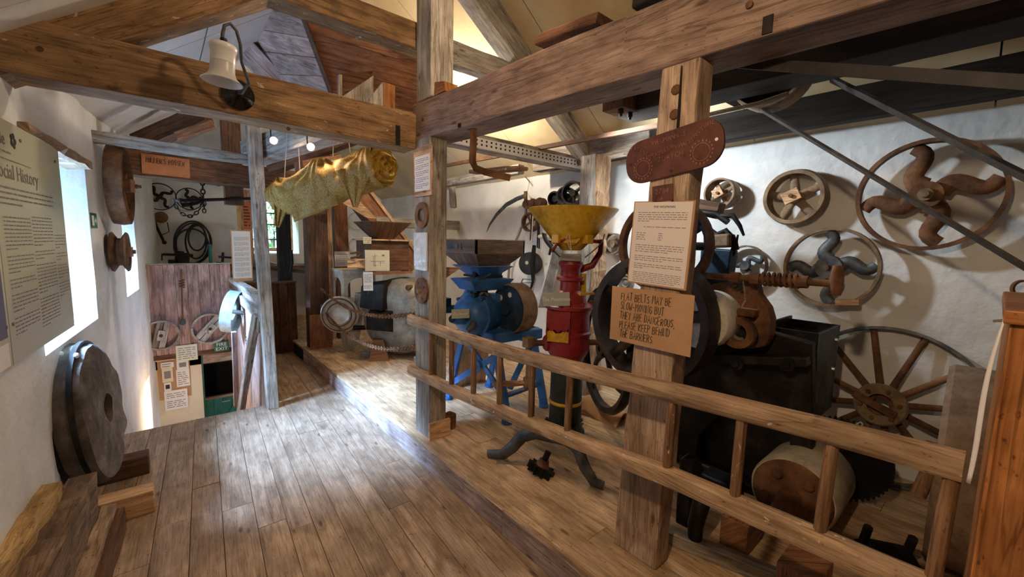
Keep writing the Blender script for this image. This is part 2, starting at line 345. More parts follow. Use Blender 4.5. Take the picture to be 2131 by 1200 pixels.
# left wall with deep splayed windows
WINS = [(2.95, 4.08, 1.0, 2.03), (5.32, 6.08, 1.0, 1.92), (5.95, 6.35, -1.0, -.05)]
def lw(y, z, off=0): return V((WA+WB*y+off, y, z))
def wallgrid(name, mat, fpt, us, vs_, holes, nrm, amp=.012):
    mb = MB(); us = sorted(set(us)); vs_ = sorted(set(vs_)); idx = {}
    def vid(i, j):
        if (i, j) not in idx:
            p = fpt(us[i], vs_[j]); edge = any(abs(us[i]-h[k]) < 1e-6 for h in holes for k in (0, 1)) or any(abs(vs_[j]-h[k]) < 1e-6 for h in holes for k in (2, 3))
            n = noise.noise(p*1.6)*amp*1.6+noise.noise(p*5)*amp*.6
            idx[(i, j)] = len(mb.v); mb.v.append(p+V(nrm)*(n*(.25 if edge else 1)))
        return idx[(i, j)]
    for i in range(len(us)-1):
        for j in range(len(vs_)-1):
            cu, cv = (us[i]+us[i+1])/2, (vs_[j]+vs_[j+1])/2
            if any(h[0] < cu < h[1] and h[2] < cv < h[3] for h in holes): continue
            mb.f.append((vid(i, j), vid(i+1, j), vid(i+1, j+1), vid(i, j+1)))
    return struct(mb.build(name, mat, smooth=60))
def lin(a, b, st): n = max(1, round((b-a)/st)); return [round(a+(b-a)*i/n, 4) for i in range(n+1)]
us = lin(YB-.1, YF+.1, .12)+[h[k] for h in WINS for k in (0, 1)]; vz = lin(-1.8, 2.62, .12)+[h[k] for h in WINS for k in (2, 3)]
wallL = wallgrid('wall_left', MT['plaster'], lambda u, v: lw(u, v), us, vz, WINS, (1, 0, 0))
def panel_grid(mb, a, b, c, d, n=6, amp=.008):
    def fn(u, v):
        p = V(a).lerp(V(b), u).lerp(V(d).lerp(V(c), u), v); k = 4*u*(1-u)*4*v*(1-v)
        return p+V((1, 1, 1))*noise.noise(p*4)*amp*min(1, k*2)
    mb.grid(fn, n, n)
for i, (y0, y1, z0, z1) in enumerate(WINS):
    D = .50; s = .07
    mb = MB()
    A, B, Cc, Dd = lw(y0, z0), lw(y1, z0), lw(y1, z1), lw(y0, z1)
    a, b, c, d = lw(y0+s, z0+.10, -D), lw(y1-s, z0+.10, -D), lw(y1-s, z1-.03, -D), lw(y0+s, z1-.03, -D)
    panel_grid(mb, B, b, c, Cc); panel_grid(mb, A, a, d, Dd); panel_grid(mb, Dd, Cc, c, d)
    mb.build('window_reveal', MT['plaster'], wallL, smooth=60)
    mb = MB(); panel_grid(mb, A, B, b, a, 8, .004); mb.build('window_ledge', MT['plaster'], wallL, smooth=60)
    wn = struct(MB().beam(a+V((.02, 0, .03)), b+V((.02, 0, .03)), .05, .05).beam(d+V((.02, 0, -.02)), c+V((.02, 0, -.02)), .05, .05)
                .beam(a+V((.02, .02, 0)), d+V((.02, .02, 0)), .05, .05).beam(b+V((.02, -.02, 0)), c+V((.02, -.02, 0)), .05, .05).build('window_%d' % (i+1), MT['white']))
    MB().beam((a+b)/2+V((.02, 0, .03)), (c+d)/2+V((.02, 0, 0)), .03, .03).build('glazing_bar', MT['white'], wn)
    MB().beam((a+d)/2+V((.02, 0, 0)), (b+c)/2+V((.02, 0, 0)), .03, .03).build('glazing_bar', MT['white'], wn)
    MB().add([a, b, c, d], [(0, 1, 2, 3)]).build('pane', MT['glass'], wn)
    l = bpy.data.lights.new('window_portal', 'AREA'); l.shape = 'RECTANGLE'; l.size = (b-a).length; l.size_y = (d-a).length; l.cycles.is_portal = True
    o = link(bpy.data.objects.new('window_portal', l)); o.location = (a+c)/2+V((-.03, 0, 0)); o.rotation_euler = V((1, -WB, 0)).to_track_quat('-Z', 'Y').to_euler()
# rotten lintel over the first window
one(MB().beam(lw(2.9, 2.06, -.02), lw(4.12, 2.045, -.02), .12, .05, n=9, jit=.012), 'window_lintel', MT['post'], 'crumbling wooden lintel over the window beside the information board', 'lintel')
# right wall, far wall, wall behind, lower store wall
wallgrid('wall_right', MT['plaster'], lambda u, v: V((XW, u, v)), lin(YB-.1, YF+.1, .12), lin(0, 2.62, .12), [], (-1, 0, 0), .01)
FW = (1.02, 1.95, 1.30, 2.27)
wallgrid('wall_far', MT['plaster'], lambda u, v: V((u, YF, v)), lin(-.3, XW+.1, .15)+[FW[0], FW[1]], lin(-.2, 4.3, .15)+[FW[2], FW[3]], [FW], (0, -1, 0), .01)
wallgrid('wall_back', MT['plaster'], lambda u, v: V((u, YB, v)), lin(-1.1, XW+.1, .3), lin(-.2, 4.3, .3), [], (0, 1, 0), .01)
# far window with bars and greenery beyond
x0, x1, z0, z1 = FW; yo = YF+.35
mb = MB()
for q in (((x0, YF, z0), (x1, YF, z0), (x1-.04, yo, z0+.05), (x0+.04, yo, z0+.05)), ((x0, YF, z1), (x1, YF, z1), (x1-.04, yo, z1), (x0+.04, yo, z1)),
          ((x0, YF, z0), (x0, YF, z1), (x0+.04, yo, z1), (x0+.04, yo, z0+.05)), ((x1, YF, z0), (x1, YF, z1), (x1-.04, yo, z1), (x1-.04, yo, z0+.05))): mb.add(q, [(0, 1, 2, 3)])
mb.build('window_reveal', MT['cream'], bpy.data.objects['wall_far'])
wn = struct(MB().box(x0+.03, x1-.03, yo-.05, yo, z0+.05, z0+.1).box(x0+.03, x1-.03, yo-.05, yo, z1-.05, z1).box(x0+.03, x0+.1, yo-.05, yo, z0+.1, z1-.05).box(x1-.1, x1-.03, yo-.05, yo, z0+.1, z1-.05).build('window_4', MT['ply']))
for i in range(1, 4):
    x = x0+.1+(x1-x0-.2)*i/4; MB().box(x-.012, x+.012, yo-.04, yo-.01, z0+.1, z1-.05).build('glazing_bar', MT['ply'], wn)
for z in (1.55, 1.82, 2.02): MB().box(x0+.1, x1-.1, yo-.035, yo-.012, z-.012, z+.012).build('glazing_bar', MT['darkbrown'], wn)
MB().add([(x0, yo-.02, z0), (x1, yo-.02, z0), (x1, yo-.02, z1), (x0, yo-.02, z1)], [(0, 1, 2, 3)]).build('pane', MT['glass'], wn)
struct(MB().box(-2, 5, YF+.5, 11.5, -.1, 0).build('ground_outside', plain('ground_green', (.06, .10, .04), .9)))
bush = thing('shrub', 'leafy green shrub outside the far barred window', 'shrub', (1.6, 9.6, 0))
for nm, mt, sd in (('foliage', 'leaf', 1), ('foliage', 'leaf2', 2)):
    rnd = random.Random(sd); mb = MB()
    for i in range(1100):
        p = V((rnd.uniform(.3, 3.4), rnd.uniform(9.1, 10.1), rnd.uniform(.8, 3.1))); a = V((rnd.uniform(-1, 1), rnd.uniform(-1, .2), rnd.uniform(-1, 1))).normalized(); b = a.orthogonal().normalized(); s = rnd.uniform(.05, .10)
        mb.add([p-a*s, p+b*s*.45, p+a*s, p-b*s*.45], [(0, 1, 2, 3)])
    o = mb.build(nm, MT[mt], bush, weld=False); o['kind'] = 'stuff'
mb = MB()
for i in range(9):
    x = .4+i*.33; mb.tube([(x, 9.7, .0), (x+.1, 9.6, 2.0), (x-.05, 9.7, 3.1)], [.03, .02, .008], 6)
mb.build('stem', MT['darkbrown'], bush)
# lower store wall below the far balustrade
YL = 6.95
wl = struct(MB().box(-.45, .36, YL, YL+.12, -1.8, .06).box(.36, .8, YL, YL+.12, .0, .06).build('wall_store', MT['cream']))
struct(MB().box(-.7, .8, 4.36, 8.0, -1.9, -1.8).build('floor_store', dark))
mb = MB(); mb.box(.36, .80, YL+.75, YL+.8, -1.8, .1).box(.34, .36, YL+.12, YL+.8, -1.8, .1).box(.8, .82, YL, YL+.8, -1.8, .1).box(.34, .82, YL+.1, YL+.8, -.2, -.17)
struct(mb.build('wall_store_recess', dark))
# ceiling: gable roof of boarded panels
XR, ZR = 1.55, 3.86
def roofL(x): return 2.42+(x+.40)*(ZR-2.42)/(XR+.40)
def roofR(x): return 2.40+(XW-x)*(ZR-2.40)/(XW-XR)
cl = struct(MB().hexa([(-.91, YB-.2, roofL(-.91)+.03), (XR, YB-.2, ZR+.03), (XR, YF+.2, ZR+.03), (-.91, YF+.2, roofL(-.91)+.03)], [(-.91, YB-.2, roofL(-.91)+.08), (XR, YB-.2, ZR+.08), (XR, YF+.2, ZR+.08), (-.91, YF+.2, roofL(-.91)+.08)])
            .hexa([(XR, YB-.2, ZR+.03), (XW+.3, YB-.2, roofR(XW+.3)+.03), (XW+.3, YF+.2, roofR(XW+.3)+.03), (XR, YF+.2, ZR+.03)], [(XR, YB-.2, ZR+.08), (XW+.3, YB-.2, roofR(XW+.3)+.08), (XW+.3, YF+.2, roofR(XW+.3)+.08), (XR, YF+.2, ZR+.08)]).build('ceiling', dark))
for k in range(9):
    y0 = YB-.1+k*1.2; y1 = y0+1.192
    for xa, xb in ((-.9, .32), (.328, XR)):
        MB().hexa([(xa, y0, roofL(xa)), (xb, y0, roofL(xb)), (xb, y1, roofL(xb)), (xa, y1, roofL(xa))], [(xa, y0, roofL(xa)+.025), (xb, y0, roofL(xb)+.025), (xb, y1, roofL(xb)+.025), (xa, y1, roofL(xa)+.025)]).build('panel', MT['roofwhite'], cl)
    for xa, xb in ((XR, 2.55), (2.558, XW+.2)):
        MB().hexa([(xa, y0, roofR(xa)), (xb, y0, roofR(xb)), (xb, y1, roofR(xb)), (xa, y1, roofR(xa))], [(xa, y0, roofR(xa)+.025), (xb, y0, roofR(xb)+.025), (xb, y1, roofR(xb)+.025), (xa, y1, roofR(xa)+.025)]).build('panel', MT['roofcream'], cl)
# ================================================================ TIMBER FRAME
def tim(name, p0, p1, w, h, mat, label, n=8, jit=.004, cat='beam', bev=.008, **k):
    return one(MB().beam(p0, p1, w, h, n=n, jit=jit, **k), name, MT[mat], label, cat, bev=bev)
YT = 2.80
tie = tim('tie_beam', (-.50, YT, 2.365), (1.405, YT, 2.345), .2, .235, 'oak', 'stout brown tie beam carrying the swan-neck lamp, left of the near post', 10)
# iron strap and peg head on the tie beam
MB().box(1.25, 1.28, YT-.106, YT-.098, 2.23, 2.36).build('iron_strap', MT['iron'], tie)
for p in ((84, 102), (600, 268)):
    c = at(*p, Y=YT-.1); MB().disc(c, (0, -1, 0), .010, .006, 12).build('peg', MT['darkbrown'], tie)
def bx(y): return 1.40+(2.74-y)*.065
BIG = MB().beam((bx(2.76)+.11, 2.76, 2.41), (bx(-1.9)+.11, -1.9, 2.41), .22, .25, n=14, jit=.004)
big = one(BIG, 'main_beam', MT['oak_pink'], 'long heavy pinkish main beam running overhead above the ladder barrier', 'beam', bev=.008)
for p in ((880, 249), (1560, 10)):
    c = at(*p, X=bx(1.6)); MB().disc(at(*p, X=1.405 if p[0] < 1000 else 1.535), (-1, 0, 0), .012, .006, 12).build('peg', MT['darkbrown'], big)
MB().box(bx(.56)-.004, bx(.56)+.01, .545, .575, 2.29, 2.345).build('iron_strap', MT['iron'], big)
MB().box(bx(2.2)-.004, bx(2.2)+.012, 2.19, 2.22, 2.285, 2.31).build('iron_strap', MT['iron'], big)
one(MB().hexa([(1.41, 2.525, ZP), (1.545, 2.525, ZP), (1.545, 2.74, ZP), (1.41, 2.74, ZP)], [(1.405, 2.525, 2.29), (1.545, 2.525, 2.29), (1.545, 2.74, 2.29), (1.405, 2.74, 2.29)]), 'post', MT['oak_grey'], 'grey square timber post at the left end of the ladder barrier', 'post', bev=.008, g=(0, 0, 1))
one(MB().box(1.395, 1.57, 2.50, 2.524, ZP, ZP+.13), 'post_base_block', MT['ply'], 'tan wood block at the foot of the grey barrier post', 'block', bev=.004)
one(MB().hexa([(1.405, 2.50, 2.536), (1.575, 2.50, 2.536), (1.575, 2.70, 2.536), (1.405, 2.70, 2.536)], [(1.405, 2.50, 3.55), (1.575, 2.50, 3.55), (1.575, 2.70, 3.55), (1.405, 2.70, 3.55)]), 'king_post', MT['oak_pale'], 'pale upper post standing on the main beam end', 'post', bev=.008, g=(0, 0, 1))
one(MB().hexa([(1.425, 2.36, 2.537), (1.53, 2.36, 2.537), (1.53, 2.497, 2.537), (1.425, 2.497, 2.537)], [(1.43, 2.38, 2.60), (1.53, 2.38, 2.60), (1.53, 2.497, 2.625), (1.43, 2.497, 2.625)]), 'wood_wedge', MT['orange'], 'orange wood wedge lying on the main beam against the upper post', 'wedge')
# hewn post two
b = [at(1275, 1130, Z=ZP), at(1366, 1194, Z=ZP)]; t = [at(1375, 140, X=1.53), at(1457, 113, X=1.53)]
b0, b1 = V((1.59, 1.07, ZP)), V((1.59, .845, ZP)); t0, t1 = V((1.53, .925, 2.285)), V((1.53, .77, 2.285))
mb = MB(); N = 14; vs_ = []
for i in range(N+1):
    k = i/N; a = b0.lerp(t0, k); c = b1.lerp(t1, k)
    for p in (a, c, c+V((.11, 0, 0)), a+V((.11, 0, 0))): vs_.append(p+V([random.uniform(-.004, .004) for _ in range(3)])*(0 if i in (0, N) else 1))
fs = [(3, 2, 1, 0), (N*4, N*4+1, N*4+2, N*4+3)]
for i in range(N):
    for a in range(4): c = (a+1) % 4; fs.append((i*4+a, i*4+c, i*4+4+c, i*4+4+a))
mb.add(vs_, fs); mb.g = V((0, 0, 1))
hp = one(mb, 'hewn_post', MT['post'], 'rough hewn brown post bearing the notices in front of the porcelain roller mill', 'post', bev=.01)
for z in (2.19, 2.10): MB().ball((1.532, .86, z), .02, 10, (.35, 1, 1)).build('bolt', MT['rust'], hp, smooth=60)
mb = MB(); zz = [2.27, 2.1, 1.95, 1.88]; mb.tube([(1.531, .845+random.uniform(-.004, .004), z) for z in zz], [.004, .006, .005, .001], 4); mb.build('crack', dark, hp)
mb = MB(); mb.tube([(1.585, .93, .95), (1.588, .925, .7), (1.589, .945, .5), (1.59, .94, .35), (1.592, .96, .25)], [.002, .005, .004, .005, .001], 4); mb.build('crack', dark, hp)
# truss members
tim('principal_rafter', (-.62, YT+.02, 2.27), (1.5, YT+.02, 3.72), .2, .26, 'oak', 'broad brown rafter rising above the tie beam at upper left', 10)
tim('principal_rafter', (3.50, YT-.02, 2.42), (1.66, YT-.02, 3.70), .17, .28, 'oak_pale', 'pale grey rafter sloping down the cream roof behind the main beam', 10)
tim('collar_beam', (.30, YT, 2.995), (1.50, YT, 2.985), .16, .17, 'oak', 'brown collar beam above the tie beam, meeting the upper post', 8)
tim('collar_beam', (1.505, YT, 2.98), (2.55, YT, 2.98), .1, .17, 'oak_pale', 'pale collar beam right of the upper post under the cream roof', 8)
cb = tim('roof_tie', (1.62, 2.95, 2.42), (3.5, 2.95, 2.42), .16, .12, 'oak_grey', 'horizontal roof tie with perforated metal strip behind the main beam', 6)
mb = MB(); mb.box(1.7, 3.4, 2.845, 2.868, 2.36, 2.44); strip = mb.build('metal_strip', MT['white'], cb)
mb = MB()
for i in range(34):
    for j in range(2): mb.box(1.76+i*.05, 1.775+i*.05, 2.842, 2.8445, 2.38+j*.032, 2.395+j*.032)
mb.build('punched_holes', MT['ink'], strip)['kind'] = 'stuff'
# wall plate on right wall, shaft batten, far purlins
pl = tim('wall_plate', (3.32, 3.46, 2.505), (3.32, -2.0, 2.505), .1, .23, 'dark', 'wall plate plank along the top of the white machine wall, coloured dark for shade', 10)  # same plank as the grey end; its shade is put into the colour
tim('wall_plate', (3.315, 3.50, 2.505), (3.315, 2.05, 2.505), .13, .225, 'oak_grey', 'grey channel plank end of the wall plate right of the iron bracket', 4)
tim('batten', at(920, 346, X=2.75), at(1440, 248, X=2.75), .03, .035, 'darkbrown', 'thin dark batten running under the cream roof behind the iron bracket', 6, .002, bev=0)
tim('purlin', at(926, 382, X=3.0), at(1085, 352, X=3.0), .09, .1, 'oak_grey', 'short grey purlin behind the bent iron bracket', 4)
tim('purlin_bracket', at(940, 380, X=3.2), at(944, 432, X=3.2), .08, .07, 'oak_grey', 'small grey wooden bracket on the white wall left of the scythe', 3)
pst = thing('wall_post', 'grey board-faced post with rough straw-coloured side behind the yellow hopper', 'post', (3.1, 2.45, ZP))
a0 = at(1213, 807, Z=ZP)
MB().box(2.98, 3.0, 2.40, 2.56, ZP, 2.39).build('board', MT['oak_grey'], pst, g=(0, 0, 1))
MB().beam((3.10, 2.47, ZP), (3.10, 2.47, 2.39), .2, .15, up=(0, 1, 0), n=30, jit=.012).build('rough_side', MT['ply'], pst)
# dark overhead timbers, right
dt = tim('axle_timber', (2.52, 1.80, 2.60), (2.52, -1.8, 2.56), .24, .27, 'dark', 'massive timber overhead at upper right, coloured black for shade', 10)  # unlit timber, its shade painted in as near-black wood
hb = thing('hanger_block', 'dark hanging bearing block with bolts under the main beam', 'block', (2.35, 1.73, 2.45))
MB().box(2.26, 2.44, 1.62, 1.78, 2.46, 2.72).build('block', MT['darkbrown'], hb, bev=.006)
for dx in (-.05, .05): MB().cyl((2.35+dx, 1.66, 2.46), (2.35+dx, 1.66, 2.43), .018, n=8).cyl((2.35+dx, 1.66, 2.43), (2.35+dx, 1.66, 2.415), .01, n=8).build('bolt', MT['iron'], hb)
tim('plank', at(1132, 92, X=1.62), at(1262, 45, X=1.62), .14, .05, 'darkbrown', 'dark plank lying on top of the main beam', 4, .003)
tim('plank', at(1335, 12, X=1.62), at(1500, -60, X=1.62), .14, .07, 'dark', 'second dark plank on the main beam at the top edge', 4, .003)
tim('cross_timber', (1.65, .55, 2.62), (2.4, .55, 2.62), .12, .16, 'oak_grey', 'short grey cross timber between main beam and black timber', 4)
tim('cross_timber', (2.645, 1.25, 2.66), (3.27, 1.25, 2.66), .2, .12, 'dark', 'dark cross timber beside the overhead pulley', 4)
# far timbers
rl = tim('loft_rail', (-.345, 4.43, 2.305), (.70, 4.43, 2.275), .07, .085, 'oak_grey', 'weathered grey rail spanning from left wall to the leaning prop', 8)
pr = one(MB().hexa([(.69, 4.25, 0), (.78, 4.25, 0), (.78, 4.35, 0), (.69, 4.35, 0)], [(.62, 4.25, 2.85), (.73, 4.25, 2.85), (.73, 4.35, 2.85), (.62, 4.35, 2.85)]), 'prop_post', MT['oak_grey'], 'leaning grey prop post at the corner of the stairwell', 'post', bev=.006, g=(0, 0, 1))
mbm = tim('cross_beam', (-.30, 5.68, 2.30), (1.75, 5.68, 2.26), .2, .25, 'darkbrown', "dark brown cross beam bearing the MILLER'S POSSER card", 10)
tim('spot_beam', at(520, 322, Y=4.7), at(735, 250, Y=3.3), .16, .22, 'oak_pale', 'pale grey timber carrying the two shining spotlights', 6)
tim('beam_stub', at(622, 350, Y=4.6), at(705, 335, Y=4.9), .12, .14, 'redboard', 'brown squared beam end behind the hanging velvet roll', 3)
tim('sloping_timber', at(560, 345, Y=5.2), at(870, 230, Y=4.2), .14, .18, 'darkbrown', 'dark timber behind the spotlights sloping up to the right', 5)
tim('roof_timber', at(290, 300, Y=5.4), at(430, 236, Y=5.0), .14, .16, 'darkbrown', 'dark roof timber above the weathered rail at left', 5)
tim('roof_block', at(368, 285, Y=4.9), at(445, 258, Y=4.8), .07, .07, 'redboard', 'reddish timber block above the weathered rail', 3)
one(MB().box(.60, .78, 5.72, 5.86, 1.95, 3.3), 'stud', MT['darkbrown'], 'dark upright stud behind the leaning prop', 'post', bev=.005)
one(MB().box(1.42, 1.66, 5.6, 5.82, ZP, 2.15), 'mill_post', MT['darkbrown'], 'thick dark post at the end of the step beside the boarded barrier', 'post', bev=.01)
one(MB().box(1.405, 1.68, 5.585, 5.60, ZP, .62), 'post_board', MT['redboard'], 'brown board facing at the foot of the dark mill post', 'board', bev=.003)
one(MB().box(1.26, 1.42, 6.45, 6.6, .0, 2.2), 'stair_post', MT['dark'], 'dark narrow post behind the boarded barrier', 'post', bev=.006)
one(MB().hexa([(1.90, 6.0, ZP), (2.08, 6.0, ZP), (2.08, 6.14, ZP), (1.90, 6.14, ZP)], [(1.86, 6.0, 2.5), (2.04, 6.0, 2.5), (2.04, 6.14, 2.5), (1.86, 6.14, 2.5)]), 'frame_post', MT['redboard'], 'brown post behind the wooden chute', 'post', bev=.006)
one(MB().beam((1.80, 6.05, ZP), (1.80, 6.05, 2.3), .07, .07, up=(0, 1, 0), n=12, jit=.006), 'split_pole', MT['ply'], 'pale split pole beside the brown post', 'pole')
tim('cross_rail', (2.2, 5.4, 1.83), (3.5, 5.4, 1.83), .1, .13, 'oak_grey', 'grey cross rail behind the wooden chute', 4)
# ================================================================ SHARED BUILDERS
def rimprof(R, w, t): return [(R-t, -w/2), (R, -w/2), (R, w/2), (R-t, w/2)]
def wheel(name, label, c, n, R, w, t, ns, style, hub, mat, hubw=None, smat=None, sr=None, amp=.13, roll=0, cat='wheel', group=None, crown=0, taper=.8, off=0, hole=0):
    """rim, one part per spoke and a hub, axle along n"""
    th = thing(name, label, cat, c, group); F = frame(c, n, roll=roll); smat = smat or mat; sr = sr or R*.07; hubw = hubw or w*1.1
    F0 = F.copy()
    MB(F0).lathe([(R-t, -w/2), (R-t*.2, -w/2), (R+crown, 0), (R-t*.2, w/2), (R-t, w/2)] if crown else rimprof(R, w, t), n=56, closed=True).build('rim', mat, th, smooth=40)
    for k in range(ns):
        a = 2*PI*k/ns; pts = []; rs = []
        for i in range(13 if style == 's' else 4):
            u = i/(12 if style == 's' else 3); r = hub*.7+(R-t*.9-sr*.25*(style == 's')-hub*.7)*u; o = amp*R*math.sin(2*PI*u) if style == 's' else 0
            pts.append((r*math.cos(a)-o*math.sin(a), r*math.sin(a)+o*math.cos(a), off)); rs.append(sr*(1+(taper-1)*u)*1)
        MB(F0).tube(pts, rs, 10, flat=.55 if style == 's' else .6, fup=(0, 0, 1)).build('spoke', smat, th, smooth=50)
    pr = [(hole, -hubw/2), (hub, -hubw/2), (hub*1.02, 0), (hub, hubw/2), (hole, hubw/2)]
    MB(F0).lathe(pr, n=24, closed=hole > 0).build('hub', smat, th, smooth=40)
    return th, F0
def flat_text(s, size, mx, mat, name, parent, align='LEFT', sx=1, ext=.0005):
    cu = bpy.data.curves.new('lettering', 'FONT'); cu.body = s; cu.size = size; cu.align_x = align; cu.extrude = ext; cu.resolution_u = 2
    to = bpy.data.objects.new('lettering', cu); me = bpy.data.meshes.new_from_object(to); bpy.data.objects.remove(to); bpy.data.curves.remove(cu)
    org = ORG[parent.name]; k = mx @ M.Diagonal((sx, 1, 1, 1))
    for v in me.vertices: v.co = k @ v.co-org
    me.name = name; o = link(bpy.data.objects.new(name, me)); o.parent = parent; me.materials.clear(); me.materials.append(mat); ORG[o.name] = org; o['kind'] = 'stuff'
    return o
def para(mx, rows, mat, parent, seed=1, h=.4, name='printed_text'):
    """rows: (x0, x1, y, height) lines of small illegible print"""
    rnd = random.Random(seed); mb = MB(mx)
    for x0, x1, y, lh in rows:
        x = x0
        while x < x1-lh*.4:
            wd = min(rnd.uniform(.8, 3.2)*lh, x1-x); mb.add([(x, y, .0012), (x+wd, y, .0012), (x+wd, y+lh*h*.8, .0012), (x, y+lh*h*.8, .0012)], [(0, 1, 2, 3)]); x += wd+lh*.5
    o = mb.build(name, mat, parent, weld=False); o['kind'] = 'stuff'; return o
def lines(x0, x1, y, n, lh, last=.6): return [(x0, x1 if i < n-1 else x0+(x1-x0)*last, y-i*lh, lh) for i in range(n)]
GL = {'A': [[(0, 0), (.3, 1), (.6, 0)], [(.1, .4), (.5, .42)]], 'B': [[(0, 0), (0, 1), (.4, .95), (.45, .7), (.35, .55), (0, .5)], [(.35, .52), (.55, .3), (.4, .03), (0, 0)]],
      'D': [[(0, 0), (.02, 1), (.4, .85), (.55, .5), (.4, .1), (0, 0)]], 'E': [[(.5, 1), (0, 1), (0, 0), (.5, .02)], [(0, .52), (.42, .52)]], 'F': [[(.5, 1), (0, .98), (0, 0)], [(0, .55), (.4, .56)]],
      'G': [[(.55, .85), (.3, 1), (.05, .7), (.05, .25), (.3, 0), (.55, .2), (.55, .42), (.3, .42)]], 'H': [[(0, 0), (0, 1)], [(.5, 0), (.5, 1)], [(0, .5), (.5, .52)]], 'I': [[(.1, 0), (.1, 1)]],
      'K': [[(0, 0), (0, 1)], [(.5, 1), (0, .45), (.52, 0)]], 'L': [[(0, 1), (0, 0), (.5, 0)]], 'M': [[(0, 0), (.08, 1), (.35, .4), (.62, 1), (.7, 0)]], 'N': [[(0, 0), (.02, 1), (.5, 0), (.52, 1)]],
      'O': [[(.28, 1), (.04, .75), (.04, .25), (.28, 0), (.52, .25), (.52, .75), (.28, 1)]], 'P': [[(0, 0), (0, 1), (.42, .92), (.48, .7), (.35, .52), (0, .48)]], 'R': [[(0, 0), (0, 1), (.42, .92), (.48, .72), (.35, .52), (0, .48)], [(.2, .48), (.52, 0)]],
      'S': [[(.5, .88), (.28, 1), (.06, .82), (.12, .6), (.4, .44), (.5, .2), (.28, 0), (.02, .12)]], 'T': [[(0, 1), (.55, 1)], [(.28, 1), (.26, 0)]], 'U': [[(0, 1), (.03, .2), (.25, 0), (.47, .2), (.5, 1)]],
      'V': [[(0, 1), (.26, 0), (.5, 1)]], 'W': [[(0, 1), (.15, 0), (.32, .6), (.5, 0), (.66, 1)]], 'Y': [[(0, 1), (.25, .5), (.5, 1)], [(.25, .5), (.24, 0)]], '-': [[(0, .5), (.45, .52)]], '.': [[(.04, .05), (.1, 0)]], ',': [[(.1, .08), (.02, -.12)]], "'": [[(.05, 1), (.02, .78)]], ' ': []}
def handwrite(lns, mx, h, lead, mat, parent, wd=1.0, seed=4, r=.0014, name='handwriting'):
    rnd = random.Random(seed); mb = MB(mx)
    for i, s in enumerate(lns):
        x = rnd.uniform(0, .006); y = -i*lead
        for ch in s:
            hh = h*rnd.uniform(.9, 1.08); dy = rnd.uniform(-.06, .06)*h
            for st in GL[ch]:
                mb.tube([(x+px*h*wd+py*.04*h, y+dy+py*hh, .0012) for px, py in st], r, 5, flat=.3, fup=(0, 0, 1))
            x += (max([p[0] for st in GL[ch] for p in st], default=.28)+.22)*h*wd
    o = mb.build(name, mat, parent, weld=False); o['kind'] = 'stuff'; return o
def card(name, label, mx, w, h, mat, th=.003, cat='sign', parent=None, group=None):
    """flat board centred on mx, facing local +z"""
    t = thing(name, label, cat, mx.translation, group); MB(mx).box(-w/2, w/2, -h/2, h/2, -th, 0).build('board', mat, t, g=mx.to_3x3() @ V((1, 0, 0))); return t
def quadframe(tl, tr, bl, n):                 # frame + size from three surveyed corners
    tl, tr, bl = V(tl), V(tr), V(bl); x = (tr-tl); y = (tl-bl); w_, h_ = x.length, y.length; x.normalize(); y = (y-x*y.dot(x)).normalized(); z = x.cross(y)
    m = M((x, y, z)).transposed().to_4x4(); m.translation = (tr+bl)/2; return m, w_, h_
def chain(mb, p0, p1, sag, link_, r, n=None):
    p0, p1 = V(p0), V(p1); L_ = (p1-p0).length+sag*.8; n = n or int(L_/(link_*.75))
    pts = [p0.lerp(p1, i/n)-V((0, 0, sag*4*(i/n)*(1-i/n))) for i in range(n+1)]
    for i in range(n):
        a, b = pts[i], pts[i+1]; d = (b-a).normalized(); s = d.cross(V((0, 0, 1)) if abs(d.z) < .9 else V((1, 0, 0))).normalized(); s = s if i % 2 else d.cross(s)
        c = (a+b)/2; h = link_/2
        mb.tube([c+d*(h*math.cos(k*PI/4))*1.0+s*(h*.62*math.sin(k*PI/4)) for k in range(8)], r, 4, closed=True)
    return mb
def gear(name, label, c, n, R, w, nt_, mat, hub, cat='gear', root=None):
    th = thing(name, label, cat, c) if root is None else root; mb = MB(frame(c, n)); pl = []
    for i in range(nt_):
        for k, rr in ((0, .93), (.22, .94), (.34, 1), (.66, 1), (.78, .94)): a = 2*PI*(i+k)/nt_; pl.append((rr*R*math.cos(a), rr*R*math.sin(a)))
    mb.prism(pl, w, -w/2).build('toothed_disc', mat, th); MB(frame(c, n)).disc((0, 0, -w), (0, 0, 1), hub, 2*w, 20).build('hub', mat, th, smooth=40); return th
# ================================================================ LADDER BARRIER
def lx(y): return 1.36+(2.64-y)*.02
lad = thing('ladder', 'old wooden ladder laid on its side as a barrier between the posts', 'ladder', (1.38, 1.3, .62))
def ladz(px, py): return at(px, py, X=1.37).z
top = [(2.72, 1.03), (2.2, 1.015), (1.6, 1.02), (1.1, 1.045), (.7, 1.07), (.3, 1.09), (.005, 1.10)]; bot = [(2.72, .655), (2.2, .66), (1.6, .685), (1.1, .72), (.7, .75), (.3, .76), (-.25, .775)]
for nm, pts in (('rail', top), ('rail', bot)):
    mb = MB(); n = 8; vs_ = []; m = len(pts)
    for y, z in pts:
        for k in range(10):
            a = 2*PI*k/10+.31; ca, sa = math.cos(a), math.sin(a)
            vs_.append((lx(y)+math.copysign(abs(ca)**.6, ca)*.026, y, z+math.copysign(abs(sa)**.6, sa)*.037+random.uniform(-.002, .002)))
    fs = [tuple(range(10)), tuple(range((m-1)*10, m*10))]
    for i in range(m-1):
        for k in range(10): l = (k+1) % 10; fs.append((i*10+k, i*10+10+k, i*10+10+l, i*10+l))
    mb.add(vs_, fs); mb.g = V((0, 1, 0)); mb.build(nm, MT['ladder'], lad, smooth=50)
